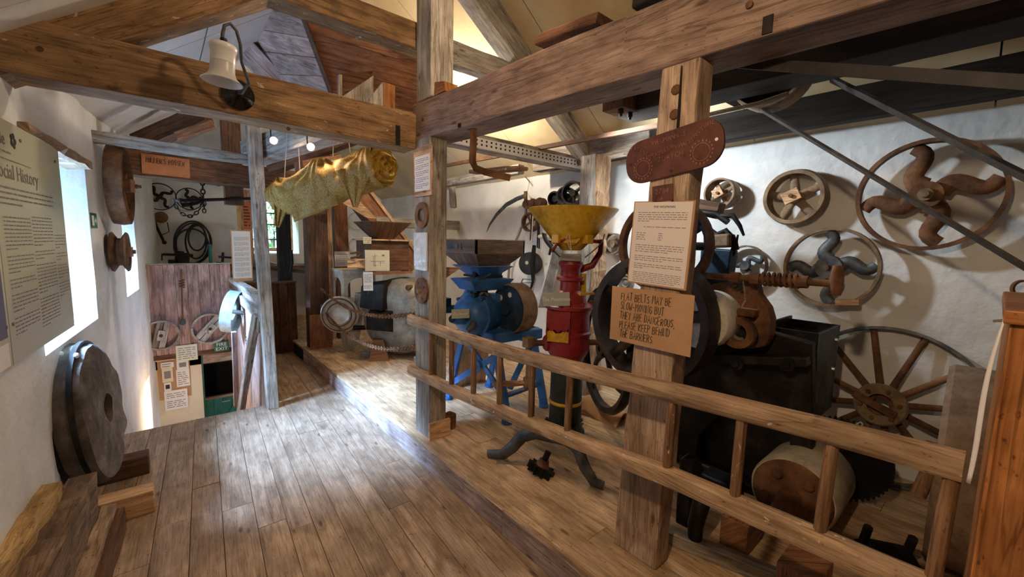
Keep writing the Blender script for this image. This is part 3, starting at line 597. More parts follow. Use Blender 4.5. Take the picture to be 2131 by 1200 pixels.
def zi(pts, y):
    for (a, za), (b, zb) in zip(pts, pts[1:]):
        if b <= y <= a: return za+(zb-za)*(a-y)/(a-b)
    return pts[-1][1]
for y in (2.42, 2.18, 1.94, 1.70, 1.45, 1.205, .72, .485, .25, .02):
    j = random.uniform(-.012, .012); MB().tube([(lx(y), y+j, zi(bot, y)), (lx(y), y+j*.5, (zi(bot, y)+zi(top, y))/2), (lx(y), y, zi(top, y))], [.0165, .0175, .0165], 10).build('rung', MT['rung'], lad, smooth=60, g=(0, 0, 1))
# ================================================================ LEFT WALL
# information board
tl, tr_, bl_ = at(0, 232, L=.035), at(131, 319, L=.035), at(0, 785, L=.035)
y1 = 3.29; y0 = 1.75
F = frame(lw((y0+y1)/2, 1.56, .04), (1, -WB, 0)); W_, H_ = y1-y0, .95
inf = thing('information_board', 'pale olive information board headed Social History on the left wall', 'board', F.translation)
pan = MB(F).box(-W_/2, W_/2, -H_/2, H_/2, -.012, 0).build('panel', plain('board_olive', (.50, .49, .34), .45), inf)
sx = -W_/2+.67
MB(F).box(sx-.004, sx-.001, -H_/2, H_/2, 0, .0006).build('panel_seam', MT['inkgrey'], pan)
Ft = F @ M.Translation((0, 0, .001))
flat_text('Hele', .07, Ft @ M.Translation((sx+.02, .375, 0)), MT['inkgrey'], 'heading', pan)
fb_ = MB(Ft @ M.Translation((sx+.24, .405, 0)))
for k in range(5): a = 2*PI*k/5; fb_.disc((.02*math.cos(a), .02*math.sin(a), 0), (0, 0, 1), .013, .0008, 8)
fb_.build('flower_emblem', MT['ink'], pan)['kind'] = 'stuff'
flat_text('Social History', .085, Ft @ M.Translation((sx+.02, .245, 0)), MT['inkgrey'], 'heading', pan)
rows = [(sx+.02, sx+.20, .345, .02), (sx+.02, sx+.42, .318, .012)]
rows += lines(sx+.04, W_/2-.18, .205, 4, .021, .35)
for c, (xa, xb) in enumerate(((sx+.05, sx+.34), (sx+.36, sx+.64), (sx+.66, W_/2-.03))):
    y = .09-(.0 if c == 0 else -.01 if c == 1 else .07); k = 0
    while y > -H_/2+.09+(.04 if c == 1 else .10 if c == 2 else 0):
        n = random.Random(c*9+k).choice((3, 5, 7, 9)); rows += lines(xa, xb, y, n, .0155, .4); y -= (n+.9)*.0155; k += 1
para(Ft, [r for r in rows if r[2] > -H_/2+.05], MT['inkgrey'], pan, 3, .38)
MB(Ft).box(-W_/2+.02, sx-.03, -.36, .05, 0, .0008).build('picture', plain('picture_violet', (.10, .08, .14), .5), pan)
MB(Ft).box(-W_/2+.02, sx-.03, -.47, -.38, 0, .0006).build('caption_patch', MT['paper'], pan)
for x, y in ((sx+.32, .42), (W_/2-.08, .40), (sx+.03, -.32), (sx-.035, -.32)): MB(F).ball((x, y, .002), .008, 8, (1, 1, .5)).build('screw', MT['inkgrey'], inf)
# rusty drum pulley and grooved pulley on the wall
c = lw(4.66, 1.985, .10)
th = thing('drum_pulley', 'large rusty drum pulley hung high on the left wall below the grey rail', 'pulley', c); n = V((1, -WB, 0)).normalized(); F = frame(c, n)
MB(F).lathe([(.295, -.06), (.31, -.055), (.318, 0), (.31, .045), (.285, .05), (.278, -.05)], n=48, closed=True).build('rim', MT['rust'], th, smooth=40)
for k in range(5): a = 2*PI*k/5+.4; MB(F).beam((.04*math.cos(a), .04*math.sin(a), .0), (.28*math.cos(a), .28*math.sin(a), 0), .05, .03, up=(0, 0, 1)).build('spoke', MT['rust'], th)
MB(F).lathe([(0, -.09), (.055, -.09), (.055, .06), (0, .06)], n=20).build('hub', MT['rust'], th, smooth=40)
MB(F).box(-.04, .04, -.05, .05, .061, .085).build('wood_block', MT['ply'], th, bev=.003)
MB(F).cyl((0, 0, .085), (0, 0, .125), .012, n=8).cyl((0, 0, .09), (0, 0, .10), .02, n=6).build('bolt', MT['rust'], th)
c = lw(4.62, 1.45, .075); th = thing('grooved_pulley', 'small rusty grooved pulley on the left wall below the drum pulley', 'pulley', c); F = frame(c, n)
MB(F).lathe([(0, -.055), (.155, -.055), (.16, -.045), (.11, -.015), (.11, .005), (.16, .035), (.155, .045), (.12, .045), (.11, .035), (0, .035)], n=40).build('sheave', MT['rust'], th, smooth=35)
MB(F).box(-.035, .035, -.04, .04, .036, .07).build('wood_block', MT['ply'], th, bev=.003)
MB(F).cyl((0, 0, .07), (0, 0, .09), .016, n=8).build('bolt', MT['rust'], th)
F = frame(lw(4.21, 1.685, .004), (1, -WB, 0)); s_ = card('exit_plate', 'tiny green exit sign plate on the left wall by the drum pulley', F, .17, .105, MT['greensign'], .004)
MB(F).box(-.07, -.01, -.035, .035, 0, .001).box(.01, .06, -.01, .01, 0, .001).add([(.04, -.03, .0005), (.075, 0, .0005), (.04, .03, .0005)], [(0, 1, 2)]).build('pictogram', MT['paper'], s_)['kind'] = 'stuff'
# millstone leaning on the wall, its chocks and the rough timbers in the corner
c = V((-.36, 3.32, .57)); n = V((1, -.10, .10)).normalized(); F = frame(c, n)
th = thing('millstone', 'dark weathered millstone with iron bands leaning against the left wall', 'millstone', (c.x, c.y, .1))
rr = random.Random(5)
def stoneprof(r0):
    return [(0, -.11), (r0, -.11), (r0+.006, -.03), (r0, .02), (r0-.015, .065), (r0-.06, .085), (.09, .085), (.085, .02), (0, .02)]
mb = MB(F).lathe(stoneprof(.40), n=64)
mb.v = [p+V((noise.noise(p*9), noise.noise(p*9+V((5, 0, 0))), noise.noise(p*9+V((0, 7, 0)))))*.014 for p in mb.v]; mb.build('stone', MT['stone'], th, smooth=45)
for z in (-.055, .028): MB(F).lathe(rimprof(.411, .022, .014), (0, 0, z), n=64, closed=True).build('iron_band', MT['iron'], th, smooth=40)
for k, (a, z) in enumerate(((1.9, -.02), (2.25, -.06), (2.0, .045), (2.5, -.07), (4.8, .03))):
    MB(F).ball((.408*math.cos(a), .408*math.sin(a), z), .016, 8, (1, 1, .8)).build('plaster_splash', MT['paper'], th)
one(MB().box(-.40, -.10, 3.02, 3.14, 0, .135), 'wood_chock', MT['ply'], 'squared wooden chock under the near side of the millstone', 'block', bev=.006)
one(MB().box(-.40, -.13, 3.55, 3.67, 0, .13), 'wood_chock', MT['darkbrown'], 'brown wooden chock under the far side of the millstone', 'block', bev=.006)
def rough(name, p0, p1, w, h, mat, label, jit=.012, cat='timber', **k): return one(MB().beam(p0, p1, w, h, n=14, jit=jit, **k), name, MT[mat], label, cat)
rough('bark_slab', (-.435, 2.72, .31), (-.545, 1.35, .33), .07, .28, 'bark', 'yellowish rough bark slab propped along the left wall', .012)
rough('old_timber', (-.352, 2.86, .21), (-.47, 1.35, .22), .09, .36, 'darkbrown2', 'brown worn timber lying beside the bark slab', .010)
rough('old_plank', (-.278, 2.93, .085), (-.40, 1.3, .09), .055, .165, 'post', 'grey brown plank beside the worn timber in the corner', .004)
rough('old_plank', (-.235, 2.93, .065), (-.355, 1.3, .07), .03, .13, 'darkbrown', 'dark outermost plank of the timbers by the left wall', .003)
# ================================================================ BLUE MILL
bm_ = thing('blue_mill', 'blue cast-iron grinding mill with wooden hopper standing on the platform', 'mill', (2.1, 2.8, ZP))
def frust(mb, x, y, h0, z0, h1, z1, th=0):
    a = [(x-h0, y-h0, z0), (x+h0, y-h0, z0), (x+h0, y+h0, z0), (x-h0, y+h0, z0)]; b = [(x-h1, y-h1, z1), (x+h1, y-h1, z1), (x+h1, y+h1, z1), (x-h1, y+h1, z1)]
    if not th: return mb.hexa(a, b)
    for i in range(4):
        j = (i+1) % 4; A, B, C_, D_ = V(a[i]), V(a[j]), V(b[j]), V(b[i]); c = V((x, y, (z0+z1)/2)); n = (B-A).cross(D_-A).normalized(); n = -n if n.dot(c-A) < 0 else n
        mb.hexa([A, B, B+n*th, A+n*th], [D_, C_, C_+n*th, D_+n*th])
    return mb
hx, hy = 2.10, 2.85
hw = wood('wood_hopper', (.065, .045, .034), (.20, .145, .11), rough=.6, stain=.5)
hop = frust(MB(), hx, hy, .25, 1.505, .25, 1.61, .014).build('hopper', hw, bm_, g=(1, .3, 0))
frust(MB(), hx, hy, .15, 1.40, .25, 1.503, .014).build('hopper_taper', hw, hop, g=(1, .3, 0))
mb = MB(); mb.box(1.848, 2.352, 2.598, 2.615, 1.611, 1.616).box(1.848, 1.866, 2.6, 3.1, 1.611, 1.616).box(2.334, 2.352, 2.6, 3.1, 1.611, 1.616).box(1.85, 2.35, 3.085, 3.1, 1.611, 1.616); mb.build('rim_edge', MT['ply'], hop)
MB().box(1.842, 1.8495, 2.85, 3.0, 1.535, 1.575).build('maker_plate', MT['irongrey'], hop); MB().hexa([(1.843, 2.79, 1.53), (1.843, 2.82, 1.53), (1.849, 2.82, 1.53), (1.849, 2.79, 1.53)], [(1.843, 2.805, 1.58), (1.843, 2.82, 1.58), (1.849, 2.82, 1.58), (1.849, 2.805, 1.58)]).build('arrow_plate', MT['irongrey'], hop)
frust(MB(), hx, hy, .09, 1.31, .19, 1.398).build('throat', MT['blue'], bm_, bev=.004)
MB().box(1.99, 2.2, 2.70, 2.98, 1.30, 1.32).cyl((1.96, 2.78, 1.335), (2.24, 2.78, 1.335), .025, n=10).build('feed_slide', MT['iron'], bm_)
mb = MB(); mb.hexa([(1.86, 2.62, 1.21), (2.16, 2.62, 1.21), (2.16, 2.84, 1.21), (1.86, 2.84, 1.21)], [(1.79, 2.57, 1.30), (2.22, 2.57, 1.30), (2.22, 2.88, 1.30), (1.79, 2.88, 1.30)]); mb.build('feed_tray', MT['blue'], bm_, bev=.005)
MB().tube([(1.84, 2.60, 1.27), (1.93, 2.58, 1.33), (1.99, 2.60, 1.345)], .011, 8).ball((1.84, 2.60, 1.268), .016, 8).build('tray_handle', MT['bluedark'], bm_, smooth=60)
MB().box(1.90, 2.02, 2.66, 2.80, 1.14, 1.21).build('neck', MT['bluedark'], bm_, bev=.01)
MB().cyl((1.86, 2.65, 1.175), (1.92, 2.67, 1.175), .018, n=10).build('neck_knob', MT['iron'], bm_, smooth=60)
ax = V((-1, -.28, 0)).normalized(); bc = V((1.93, 2.73, 1.005))
body = MB().lathe([(0, -.20), (.15, -.20), (.17, -.17), (.175, 0), (.185, .01), (.185, .03), (.17, .035), (.155, .08), (.115, .125), (.062, .145), (.058, .16), (.05, .22), (.032, .26), (0, .262)], bc, ax, 40).build('grinding_case', MT['blue'], bm_, smooth=35)
MB().lathe([(0, .2605), (.028, .2605), (.026, .275), (0, .275)], bc, ax, 16).build('spindle_cap', MT['bluedark'], body, smooth=40)
F = frame(bc, ax)
for a in (.9, 1.6, 2.4, 3.6, 5.2): MB(F).cyl((.178*math.cos(a), .178*math.sin(a), .01), (.178*math.cos(a), .178*math.sin(a), .055), .014, n=8).build('bolt', MT['bluedark'], body)
MB(F).tube([(.09, -.02, .10), (.12, -.06, .17), (.10, -.09, .20)], [.022, .03, .02], 8).build('grease_cup', MT['irongrey'], body, smooth=60)
MB().tube([(1.93, 2.66, 1.17), (1.97, 2.66, 1.205), (2.01, 2.66, 1.17)], .012, 6).ball((1.955, 2.66, 1.19), .017, 8).build('clamp', MT['greymill'], bm_, smooth=60)
MB().box(2.06, 2.17, 2.64, 2.78, 1.05, 1.17).build('gear_cover', MT['blue'], bm_, bev=.02)
MB().ball((2.12, 2.98, 1.08), .15, 16, (.7, 1, .95)).build('rear_case', MT['blue'], bm_, smooth=60)
MB().cyl((1.66, 3.05, 1.02), (1.98, 2.9, 1.03), .035, n=10).box(1.72, 1.85, 2.95, 3.1, 1.06, 1.12).build('gear_train', MT['bluedark'], bm_)
pul = MB().lathe([(.19, 0), (.205, 0), (.21, .07), (.205, .14), (.19, .14), (.19, .03), (.07, .02), (.0, .02)], (2.14, 2.55, 1.06), (1, 0, 0), 48).build('drive_pulley', MT['rustlight'], bm_, smooth=40)
F = frame((2.138, 2.55, 1.06), (-1, 0, 0)); web = MB(F); web.disc((0, 0, 0), (0, 0, 1), .189, .004, 40); web.build('pulley_web', MT['bluedark'], pul)
for k in range(6): a = k*PI/3+.3; MB(F).disc((.12*math.cos(a), .12*math.sin(a), .004), (0, 0, 1), .022, .001, 14).build('web_hole', MT['paper'] if k in (1, 2) else MT['ink'], pul)
MB(F).disc((0, 0, .004), (0, 0, 1), .05, .03, 20).build('pulley_boss', MT['bluedark'], pul, smooth=40)
MB().box(1.93, 2.44, 2.48, 2.95, .80, .885).build('bed', MT['blue'], bm_, bev=.012)
MB().box(2.2, 2.42, 2.42, 2.62, .80, .885).build('bearing_block', MT['blue'], bm_, bev=.012)
def leg(top_, foot, w=.055):
    t_, f_ = V(top_), V(foot); MB().beam(t_, f_+V((0, 0, .02)), w, .03, up=(1, .2, 0), n=4).cyl(f_+V((0, 0, 0)), f_+V((0, 0, .025)), .045, n=14).cyl(f_+V((0, 0, .025)), f_+V((0, 0, .05)), .018, n=6).build('leg', MT['blue'], bm_, smooth=30, bev=.004)
leg((1.97, 2.93, .82), (1.93, 3.12, ZP)); leg((2.0, 2.53, .82), (2.03, 2.40, ZP), .075); leg((2.40, 2.53, .82), (2.50, 2.46, ZP), .075); leg((2.38, 2.95, .82), (2.42, 3.15, ZP))
MB().beam((1.945, 3.06, .34), (2.01, 2.52, .70), .05, .018, up=(1, 0, 0)).build('brace', MT['blue'], bm_); MB().beam((1.965, 2.92, .78), (2.02, 2.46, .40), .05, .018, up=(1, 0, 0)).build('brace', MT['blue'], bm_)
MB().beam((2.02, 2.44, .38), (2.45, 2.48, .38), .05, .02).build('brace', MT['blue'], bm_); MB().beam((2.40, 2.55, .72), (2.10, 2.46, .42), .045, .02).build('brace', MT['blue'], bm_)
MB().lathe([(0, 0), (.055, 0), (.055, .01), (.035, .018), (.03, .012), (.012, .02), (0, .025)], (1.962, 2.73, .565), (-1, -.1, 0), 24).build('boss', MT['blue'], bm_, smooth=40)
def tagcard(name, txt, px, py, xy, n, label, w=.13, h=.07, mat='papergreen'):
    c = V(xy); F = frame(c, n, roll=.06); t = card(name, label, F, w, h, MT[mat], .004, 'tag'); b = [o for o in t.children][0]
    flat_text(txt, h*.38, F @ M.Translation((0, -h*.13, .001)), MT['paper'], 'lettering', b, 'CENTER', .9); return t
MT['papergreen'] = plain('card_sage', (.38, .40, .33), .6)
tagcard('name_tag', 'The Bentall', 0, 0, (1.72, 2.61, 1.05), (-.75, -1, .35), 'small sage green name tag on the blue mill', .135, .07)
one(MB().hexa([(2.05, 3.32, ZP), (2.5, 3.32, ZP), (2.5, 3.36, ZP), (2.05, 3.36, ZP)], [(2.05, 3.22, .78), (2.5, 3.22, .78), (2.5, 3.26, .78), (2.05, 3.26, .78)]), 'leaning_board', MT['ply'], 'tan wooden board leaning behind the blue mill legs', 'board', g=(0, -.2, 1))
# ================================================================ RED MILL
RX, RY = 2.285, 2.02; rd = V((-.78, -.62, 0)).normalized()
rm = thing('red_mill', 'red hand-cranked mill with yellow cone hopper on a dark pedestal', 'mill', (RX, RY, ZP))
O = (RX, RY, 0)
MB().lathe([(0, ZP), (.15, ZP), (.15, ZP+.02), (.135, ZP+.035), (.122, .25), (.118, .70), (0, .70)], O, n=40).build('pedestal', MT['greenblack'], rm, smooth=40)
for k in range(3):
    a = .2+k*2*PI/3; MB().tube([(RX+.13*math.cos(a), RY+.13*math.sin(a), .26), (RX+.17*math.cos(a), RY+.17*math.sin(a), .21), (RX+.23*math.cos(a), RY+.23*math.sin(a), .19)], [.03, .028, .035], 8, flat=.6).build('foot', MT['greenblack'], rm, smooth=60)
for z in (.42, .695): MB().lathe([(.112, z-.014), (.126, z-.012), (.132, z), (.126, z+.012), (.112, z+.014)], O, n=40, closed=True).build('yellow_ring', MT['yellow'], rm, smooth=60)
MB().lathe([(0, .70), (.105, .70), (.125, .76), (.155, .81), (.162, .86), (.158, .93), (.168, .935), (.168, .955), (.155, .965), (.15, 1.08), (.165, 1.12), (.18, 1.13), (.18, 1.15), (.16, 1.165), (.125, 1.175), (.12, 1.23), (.09, 1.245), (.075, 1.26), (.072, 1.325), (.1, 1.335), (.1, 1.355), (.075, 1.365), (.07, 1.41), (.09, 1.45), (.085, 1.47), (0, 1.47)], O, n=48).build('casing', MT['red'], rm, smooth=35)
for k in range(6): a = k*PI/3+.3; MB().cyl((RX+.16*math.cos(a), RY+.16*math.sin(a), 1.155), (RX+.16*math.cos(a), RY+.16*math.sin(a), 1.185), .013, n=6).build('bolt', MT['red'], rm)
MB().box(RX-.02, RX+.14, RY-.12, RY+.04, 1.232, 1.247).build('yellow_plate', MT['yellow'], rm)
# discharge hood facing left
F = frame((RX-.155*.82, RY-.155*.57+.06, 1.02), (-.86, -.5, .05))
hood = MB(F).prism([(-.085, .10), (-.075, -.02), (-.05, -.045), (-.025, -.03), (0, -.05), (.025, -.03), (.05, -.045), (.075, -.02), (.085, .10)], .006, .05).box(-.085, -.078, -.12, .1, -.03, .055).box(.078, .085, -.12, .1, -.03, .055).box(-.085, .085, .09, .10, -.03, .055).build('hood', MT['red'], rm)
MB(F).prism([(-.078, -.12), (.078, -.12), (.078, -.05), (.05, -.03), (.02, -.055), (-.02, -.06), (-.05, -.03), (-.078, -.05)], .006, .035).build('spout_lip', MT['yellow'], rm)
MB(F).box(-.078, .078, -.1, .09, -.02, -.01).build('spout_back', MT['iron'], rm)
# scoops, block and hopper
for s_, xx in ((-1, -.07), (1, .07)):
    mb = MB(frame((RX+.02, RY, 1.49), (-.78, -.62, 0)) @ M.Translation((xx, .03, 0)))
    def fn(u, v, s_=s_): a = -1.1+2.2*u; return (s_*.10*(1-math.cos(a))-s_*.02, -.03+.16*u+.02*v, -.10+.20*v)
    mb.grid(lambda u, v, s_=s_: (s_*(.02+.13*math.sin(PI*u*.5)), -.02+.17*u, -.14+.26*v), 8, 4)
    o = mb.build('feed_cheek', MT['irongrey'], rm, smooth=60); so = o.modifiers.new('thick', 'SOLIDIFY'); so.thickness = .006
MB(frame((RX-.03, RY-.03, 1.485), (-.78, -.62, .2))).box(-.07, .07, -.02, .03, -.06, .07).build('feed_block', MT['oak_grey'], rm, bev=.003)
MB().lathe([(.318, 1.848), (.322, 1.842), (.315, 1.83), (.17, 1.655), (.16, 1.64), (.075, 1.555), (.065, 1.55), (.15, 1.645), (.305, 1.838), (.312, 1.848)], O, n=56, closed=True).build('hopper', MT['yellow'], rm, smooth=40)
for a in (-.1, 1.5, 3.2, 4.6): MB(frame((RX+.17*math.cos(a), RY+.17*math.sin(a), 1.63), (math.cos(a), math.sin(a), 0))).box(-.03, .03, -.03, .03, -.03, .02).build('lug', MT['yellow'], rm, bev=.004)
F = frame((RX, RY, 1.66), rd)
MB(F).lathe([(0, .13), (.07, .13), (.07, .145), (0, .145)], n=20).build('gate_plate', MT['yellow'], rm, smooth=40)
for y in (-.05, .055): MB(F).cyl((-.03, y, .16), (.03, y, .16), .009, n=8).build('gate_pin', MT['yellow'], rm)
MB(F).tube([(-.01, .09, .20), (-.008, .0, .175), (0, -.06, .165), (.01, -.12, .165)], .003, 5).tube([(-.01, .02, .18), (-.03, -.03, .17), (.0, -.10, .165)], .0025, 5).build('tie_string', MT['string'], rm)
MB(F).ball((-.01, .10, .19), .018, 8).build('knob', MT['rust'], rm, smooth=60)
MB().tube([(RX+.09, RY+.02, 1.40), (RX+.17, RY-.06, 1.44), (RX+.21, RY-.10, 1.54), (RX+.19, RY-.12, 1.62), (RX+.05, RY-.16, 1.62), (RX-.10, RY-.10, 1.66)], [.03, .026, .022, .018, .014, .012], 10).build('hopper_arm', MT['red'], rm, smooth=60)
MB().tube([(RX-.10, RY-.10, 1.66), (RX-.17, RY-.02, 1.60), (RX-.18, RY+.02, 1.54)], .01, 8).build('hook_arm', MT['red'], rm, smooth=60)
MB().cyl((RX+.11, RY-.03, 1.23), (RX+.11, RY-.03, 1.38), .024, n=14).build('yellow_pipe', MT['yellow'], rm, smooth=60)
# shaft, crank and flywheel
sa = V((.85, -.527, 0)); sc = V((RX, RY, .865))
MB().cyl(sc-sa*.33, sc+sa*.34, .022, n=14).build('shaft', MT['rust'], rm, smooth=60)
MB().lathe([(0, 0), (.06, 0), (.06, .03), (.045, .045), (0, .045)], sc-sa*.14, -sa, 20).build('bearing_cap', MT['red'], rm, smooth=40)
cr = sc-sa*.30; ce = cr+V((0, 0, -.31))+V((.527, .85, 0))*.02
MB().beam(cr+V((0, 0, .04)), ce, .045, .022, up=sa, taper=.8).box(cr.x-.035, cr.x+.035, cr.y-.03, cr.y+.03, cr.z-.03, cr.z+.045).lathe([(.0, -.02), (.05, -.02), (.05, .02), (0, .02)], ce, sa, 16).build('crank_arm', MT['rustlight'], rm, bev=.004)
MB().tube([ce-sa*.02, ce-sa*.10, ce-sa*.20, ce-sa*.25], [.018, .024, .022, .018], 12).build('crank_handle', MT['ply'], rm, smooth=60)
fw = thing('flywheel', 'black flywheel with curved spokes beside the red mill pedestal', 'wheel', sc+sa*.30-V((0, 0, .45)))
fc = sc+sa*.295+V((0, 0, -.05)); F = frame(fc, sa)
MB(F).lathe([(.43, -.025), (.47, -.035), (.485, 0), (.47, .035), (.43, .025)], n=64, closed=True).build('rim', MT['iron'], fw, smooth=50)
for k in range(4):
    a = k*PI/2+.5; pts = []
    for i in range(9):
        u = i/8; r = .05+.39*u; o_ = .08*math.sin(PI*u); pts.append((r*math.cos(a)-o_*math.sin(a), r*math.sin(a)+o_*math.cos(a), 0))
    MB(F).tube(pts, [.034-.012*i/8 for i in range(9)], 8, flat=.6, fup=(0, 0, 1)).build('spoke', MT['iron'], fw, smooth=60)
MB(F).lathe([(.024, -.05), (.07, -.05), (.07, .05), (.024, .05)], n=24, closed=True).build('hub', MT['iron'], fw, smooth=40)
tagcard('name_tag', 'The Maidstone', 0, 0, (2.075, 1.955, 1.215), (-.72, -.7, .15), 'sage green name tag on the red mill casing', .185, .095)
# coiled leather belt on the floor behind
mb = MB(); c = V((2.72, 2.02, ZP))
pts = [c+V((.02*i-.02, .26-.05*i, .06+.055*math.sin(i*.9))) for i in range(11)]
mb.grid(lambda u, v: c+V((-.10+.24*u+.1*math.sin(v*3)*.2, .20-.42*v, .005+.11*abs(math.sin(PI*(u*1.0)))+.03*math.sin(v*6))), 14, 14)
o = one(mb, 'leather_belt', MT['card'], 'tan leather belt curled on the floor behind the flywheel', 'belt', smooth=60); so = o.modifiers.new('thick', 'SOLIDIFY'); so.thickness = .006
# ================================================================ PORCELAIN ROLLER MILL
wg = thing('roller_mill', 'black cast-iron porcelain roller mill behind the hewn notice post', 'mill', (2.75, .95, ZP))
bxx = 2.56
def yz(l, X): return [at(*p, X=X) for p in l]
def plate(l, X, th): 
    pts = yz(l, X); mb = MB(); n = len(pts); vs_ = [tuple(p) for p in pts]+[(p.x+th, p.y, p.z) for p in pts]
    return mb.add(vs_, [tuple(range(n)), tuple(range(n, 2*n))[::-1]]+[(i, (i+1) % n, (i+1) % n+n, i+n) for i in range(n)])
plate([(1395, 660), (1500, 690), (1560, 690), (1600, 690), (1690, 715), (1690, 1005), (1655, 1005), (1640, 905), (1560, 850), (1500, 860), (1455, 905), (1440, 1000), (1395, 1010)], bxx, .07).build('side_frame', MT['iron'], wg, bev=.006)
a, b = at(1455, 742, X=bxx-.06), at(1682, 752, X=bxx-.06)
MB().beam(a, b, .09, .05).build('ledge', MT['iron'], wg, bev=.008)
for p in ((1535, 755), (1640, 757)): MB().lathe([(0, 0), (.035, 0), (.035, .02), (.018, .02), (.018, .04), (0, .04)], at(*p, X=bxx-.1), (-1, 0, 0), 16).build('bolt', MT['iron'], wg, smooth=40)
MB().box(bxx+.08, 3.1, .62, 1.4, ZP+.02, 1.0).build('body_casting', MT['iron'], wg, bev=.01)
MB().box(bxx-.02, 3.15, .58, 1.45, ZP, ZP+.06).build('base_plate', MT['iron'], wg, bev=.01)
# feed box with open top, rusty inside
fx0, fx1, fy0, fy1, fz0, fz1 = 2.72, 3.16, .595, .86, .86, 1.14
mb = MB().box(fx0, fx0+.015, fy0, fy1, fz0, fz1).box(fx1-.015, fx1, fy0, fy1, fz0, fz1).box(fx0+.015, fx1-.015, fy0, fy0+.015, fz0, fz1).box(fx0, fx1, fy1-.015, fy1, fz0, fz1+.02)
mb.build('feed_box', MT['iron'], wg)
MB().box(fx0+.016, fx1-.016, fy0+.016, fy1-.016, fz1-.09, fz1-.08).build('feed_grain', MT['rust'], wg)
MB().box(fx0, fx1, fy0-.006, fy0, .62, fz1).build('front_sheet', MT['irongrey'], wg)
for z in (1.06, .88): MB().cyl((fx0+.35, fy0-.02, z), (fx0+.35, fy0-.006, z), .014, n=8).build('bolt', MT['steel'], wg)
MB().box(fx0-.02, fx0+.1, fy1, 1.2, 1.02, 1.10).build('shoulder', MT['iron'], wg, bev=.02)
# bearing bracket with round bore
br = plate([(1505, 655), (1520, 640), (1535, 645), (1548, 625), (1545, 600), (1542, 575), (1560, 566), (1572, 580), (1578, 612), (1598, 640), (1605, 665), (1602, 700), (1590, 722), (1560, 726), (1520, 715), (1505, 695)], 2.44, .09)
br.build('bearing_bracket', MT['rust'], wg, bev=.012)
hc = at(1541, 690, X=2.40)
MB().lathe([(.048, 0), (.085, 0), (.09, .02), (.085, .05), (.048, .05)], hc, (-1, 0, 0), 32, closed=True).build('bearing_ring', MT['rust'], wg, smooth=40)
MB().disc(hc+V((.03, 0, 0)), (-1, 0, 0), .05, .004, 24).build('bore', MT['iron'], wg)
MB().lathe([(.03, 0), (.046, 0), (.046, .01), (.03, .01)], hc+V((.0, 0, 0)), (-1, 0, 0), 20, closed=True, a0=3.4, a1=5.2).build('bore_shine', MT['steel'], wg)
MB().box(hc.x-.03, hc.x+.05, hc.y-.07, hc.y+.02, hc.z+.09, hc.z+.13).build('oil_cap', MT['rust'], wg, bev=.008)
# porcelain roller and its gear
rc = at(1488, 640, X=2.38)
MB().lathe([(0, 0), (.155, 0), (.16, .01), (.16, .19), (.155, .20), (.15, .20), (.145, .235), (.12, .245), (0, .25)], V((2.26, 1.045, 1.19)), (1, 0, 0), 48).build('porcelain_roller', MT['porcelain'], wg, smooth=40)
gear('gear', '', V((2.52, 1.03, 1.22)), (-1, 0, 0), .17, .04, 44, MT['rust'], .05, root=wg)
# drive wheel in front
wc = V((2.12, 1.30, 1.165)); F = frame(wc, (-1, 0, 0))
MB(F).lathe([(.33, .0), (.375, .0), (.382, -.08), (.375, -.16), (.345, -.16), (.34, -.03)], n=64, closed=True).build('drive_wheel_rim', MT['wheeldark'], wg, smooth=50)
for k in range(5): a = 2*PI*k/5+.2; MB(F).tube([(.05*math.cos(a), .05*math.sin(a), -.07), (.2*math.cos(a), .2*math.sin(a), -.075), (.355*math.cos(a), .355*math.sin(a), -.07)], [.045, .035, .03], 8, flat=.6, fup=(0, 0, 1)).build('drive_wheel_spoke', MT['wheeldark'], wg, smooth=60)
MB(F).lathe([(0, .03), (.07, .03), (.075, -.15), (0, -.15)], n=24).build('drive_wheel_hub', MT['wheeldark'], wg, smooth=40)
MB().cyl((2.1, 1.30, 1.165), (2.6, 1.30, 1.165), .03, n=12).build('drive_shaft', MT['iron'], wg, smooth=60)
# upper pulley rings
for R_, xx, mt, yy in ((.285, 2.34, 'rust', 1.33), (.235, 2.50, 'bluedark', 1.36)):
    F = frame((xx, yy, 1.60), (-1, -.1, 0)); MB(F).lathe([(R_-.028, -.03), (R_, -.035), (R_+.004, 0), (R_, .035), (R_-.028, .03)], n=56, closed=True).build('upper_ring', MT[mt], wg, smooth=50)
    for k in range(4): a = k*PI/2+.6; MB(F).tube([(0, 0, 0), (R_*.95*math.cos(a), R_*.95*math.sin(a), 0)], .022, 8, flat=.6, fup=(0, 0, 1)).build('upper_spoke', MT['bluedark'], wg, smooth=60)
MB().cyl((2.3, 1.33, 1.60), (3.0, 1.33, 1.60), .028, n=12).build('upper_shaft', MT['iron'], wg, smooth=60)
MB().box(2.62, 2.98, 1.0, 1.5, 1.0, 1.42).build('upper_casting', MT['iron'], wg, bev=.02)
# adjusting rod with worm spring
r0, r1 = at(1440, 572, X=2.36), at(1735, 590, X=2.36)
MB().cyl(r0+V((0, .25, 0)), r1, .017, n=12).build('adjusting_rod', MT['rust'], wg, smooth=60)
w0, w1 = at(1585, 580, X=2.36), at(1665, 585, X=2.36); N = 84
MB().tube([w0.lerp(w1, i/N)+V((.03*math.cos(i*PI*2/12), 0, .03*math.sin(i*PI*2/12))) for i in range(N+1)], .008, 6).build('worm_spring', MT['rust'], wg, smooth=60)
for p in ((1530, 577), (1572, 580), (1672, 586)): MB().cyl(at(p[0]-10, p[1], X=2.36), at(p[0]+10, p[1]+1, X=2.36), .03, n=8).build('rod_nut', MT['rust'], wg)
c = at(1741, 582, X=2.36); MB().tube([c+V((0, 0, .065)), c, c+V((0, 0, -.07))], [.02, .028, .022], 10).build('rod_handle', MT['rust'], wg, smooth=60)
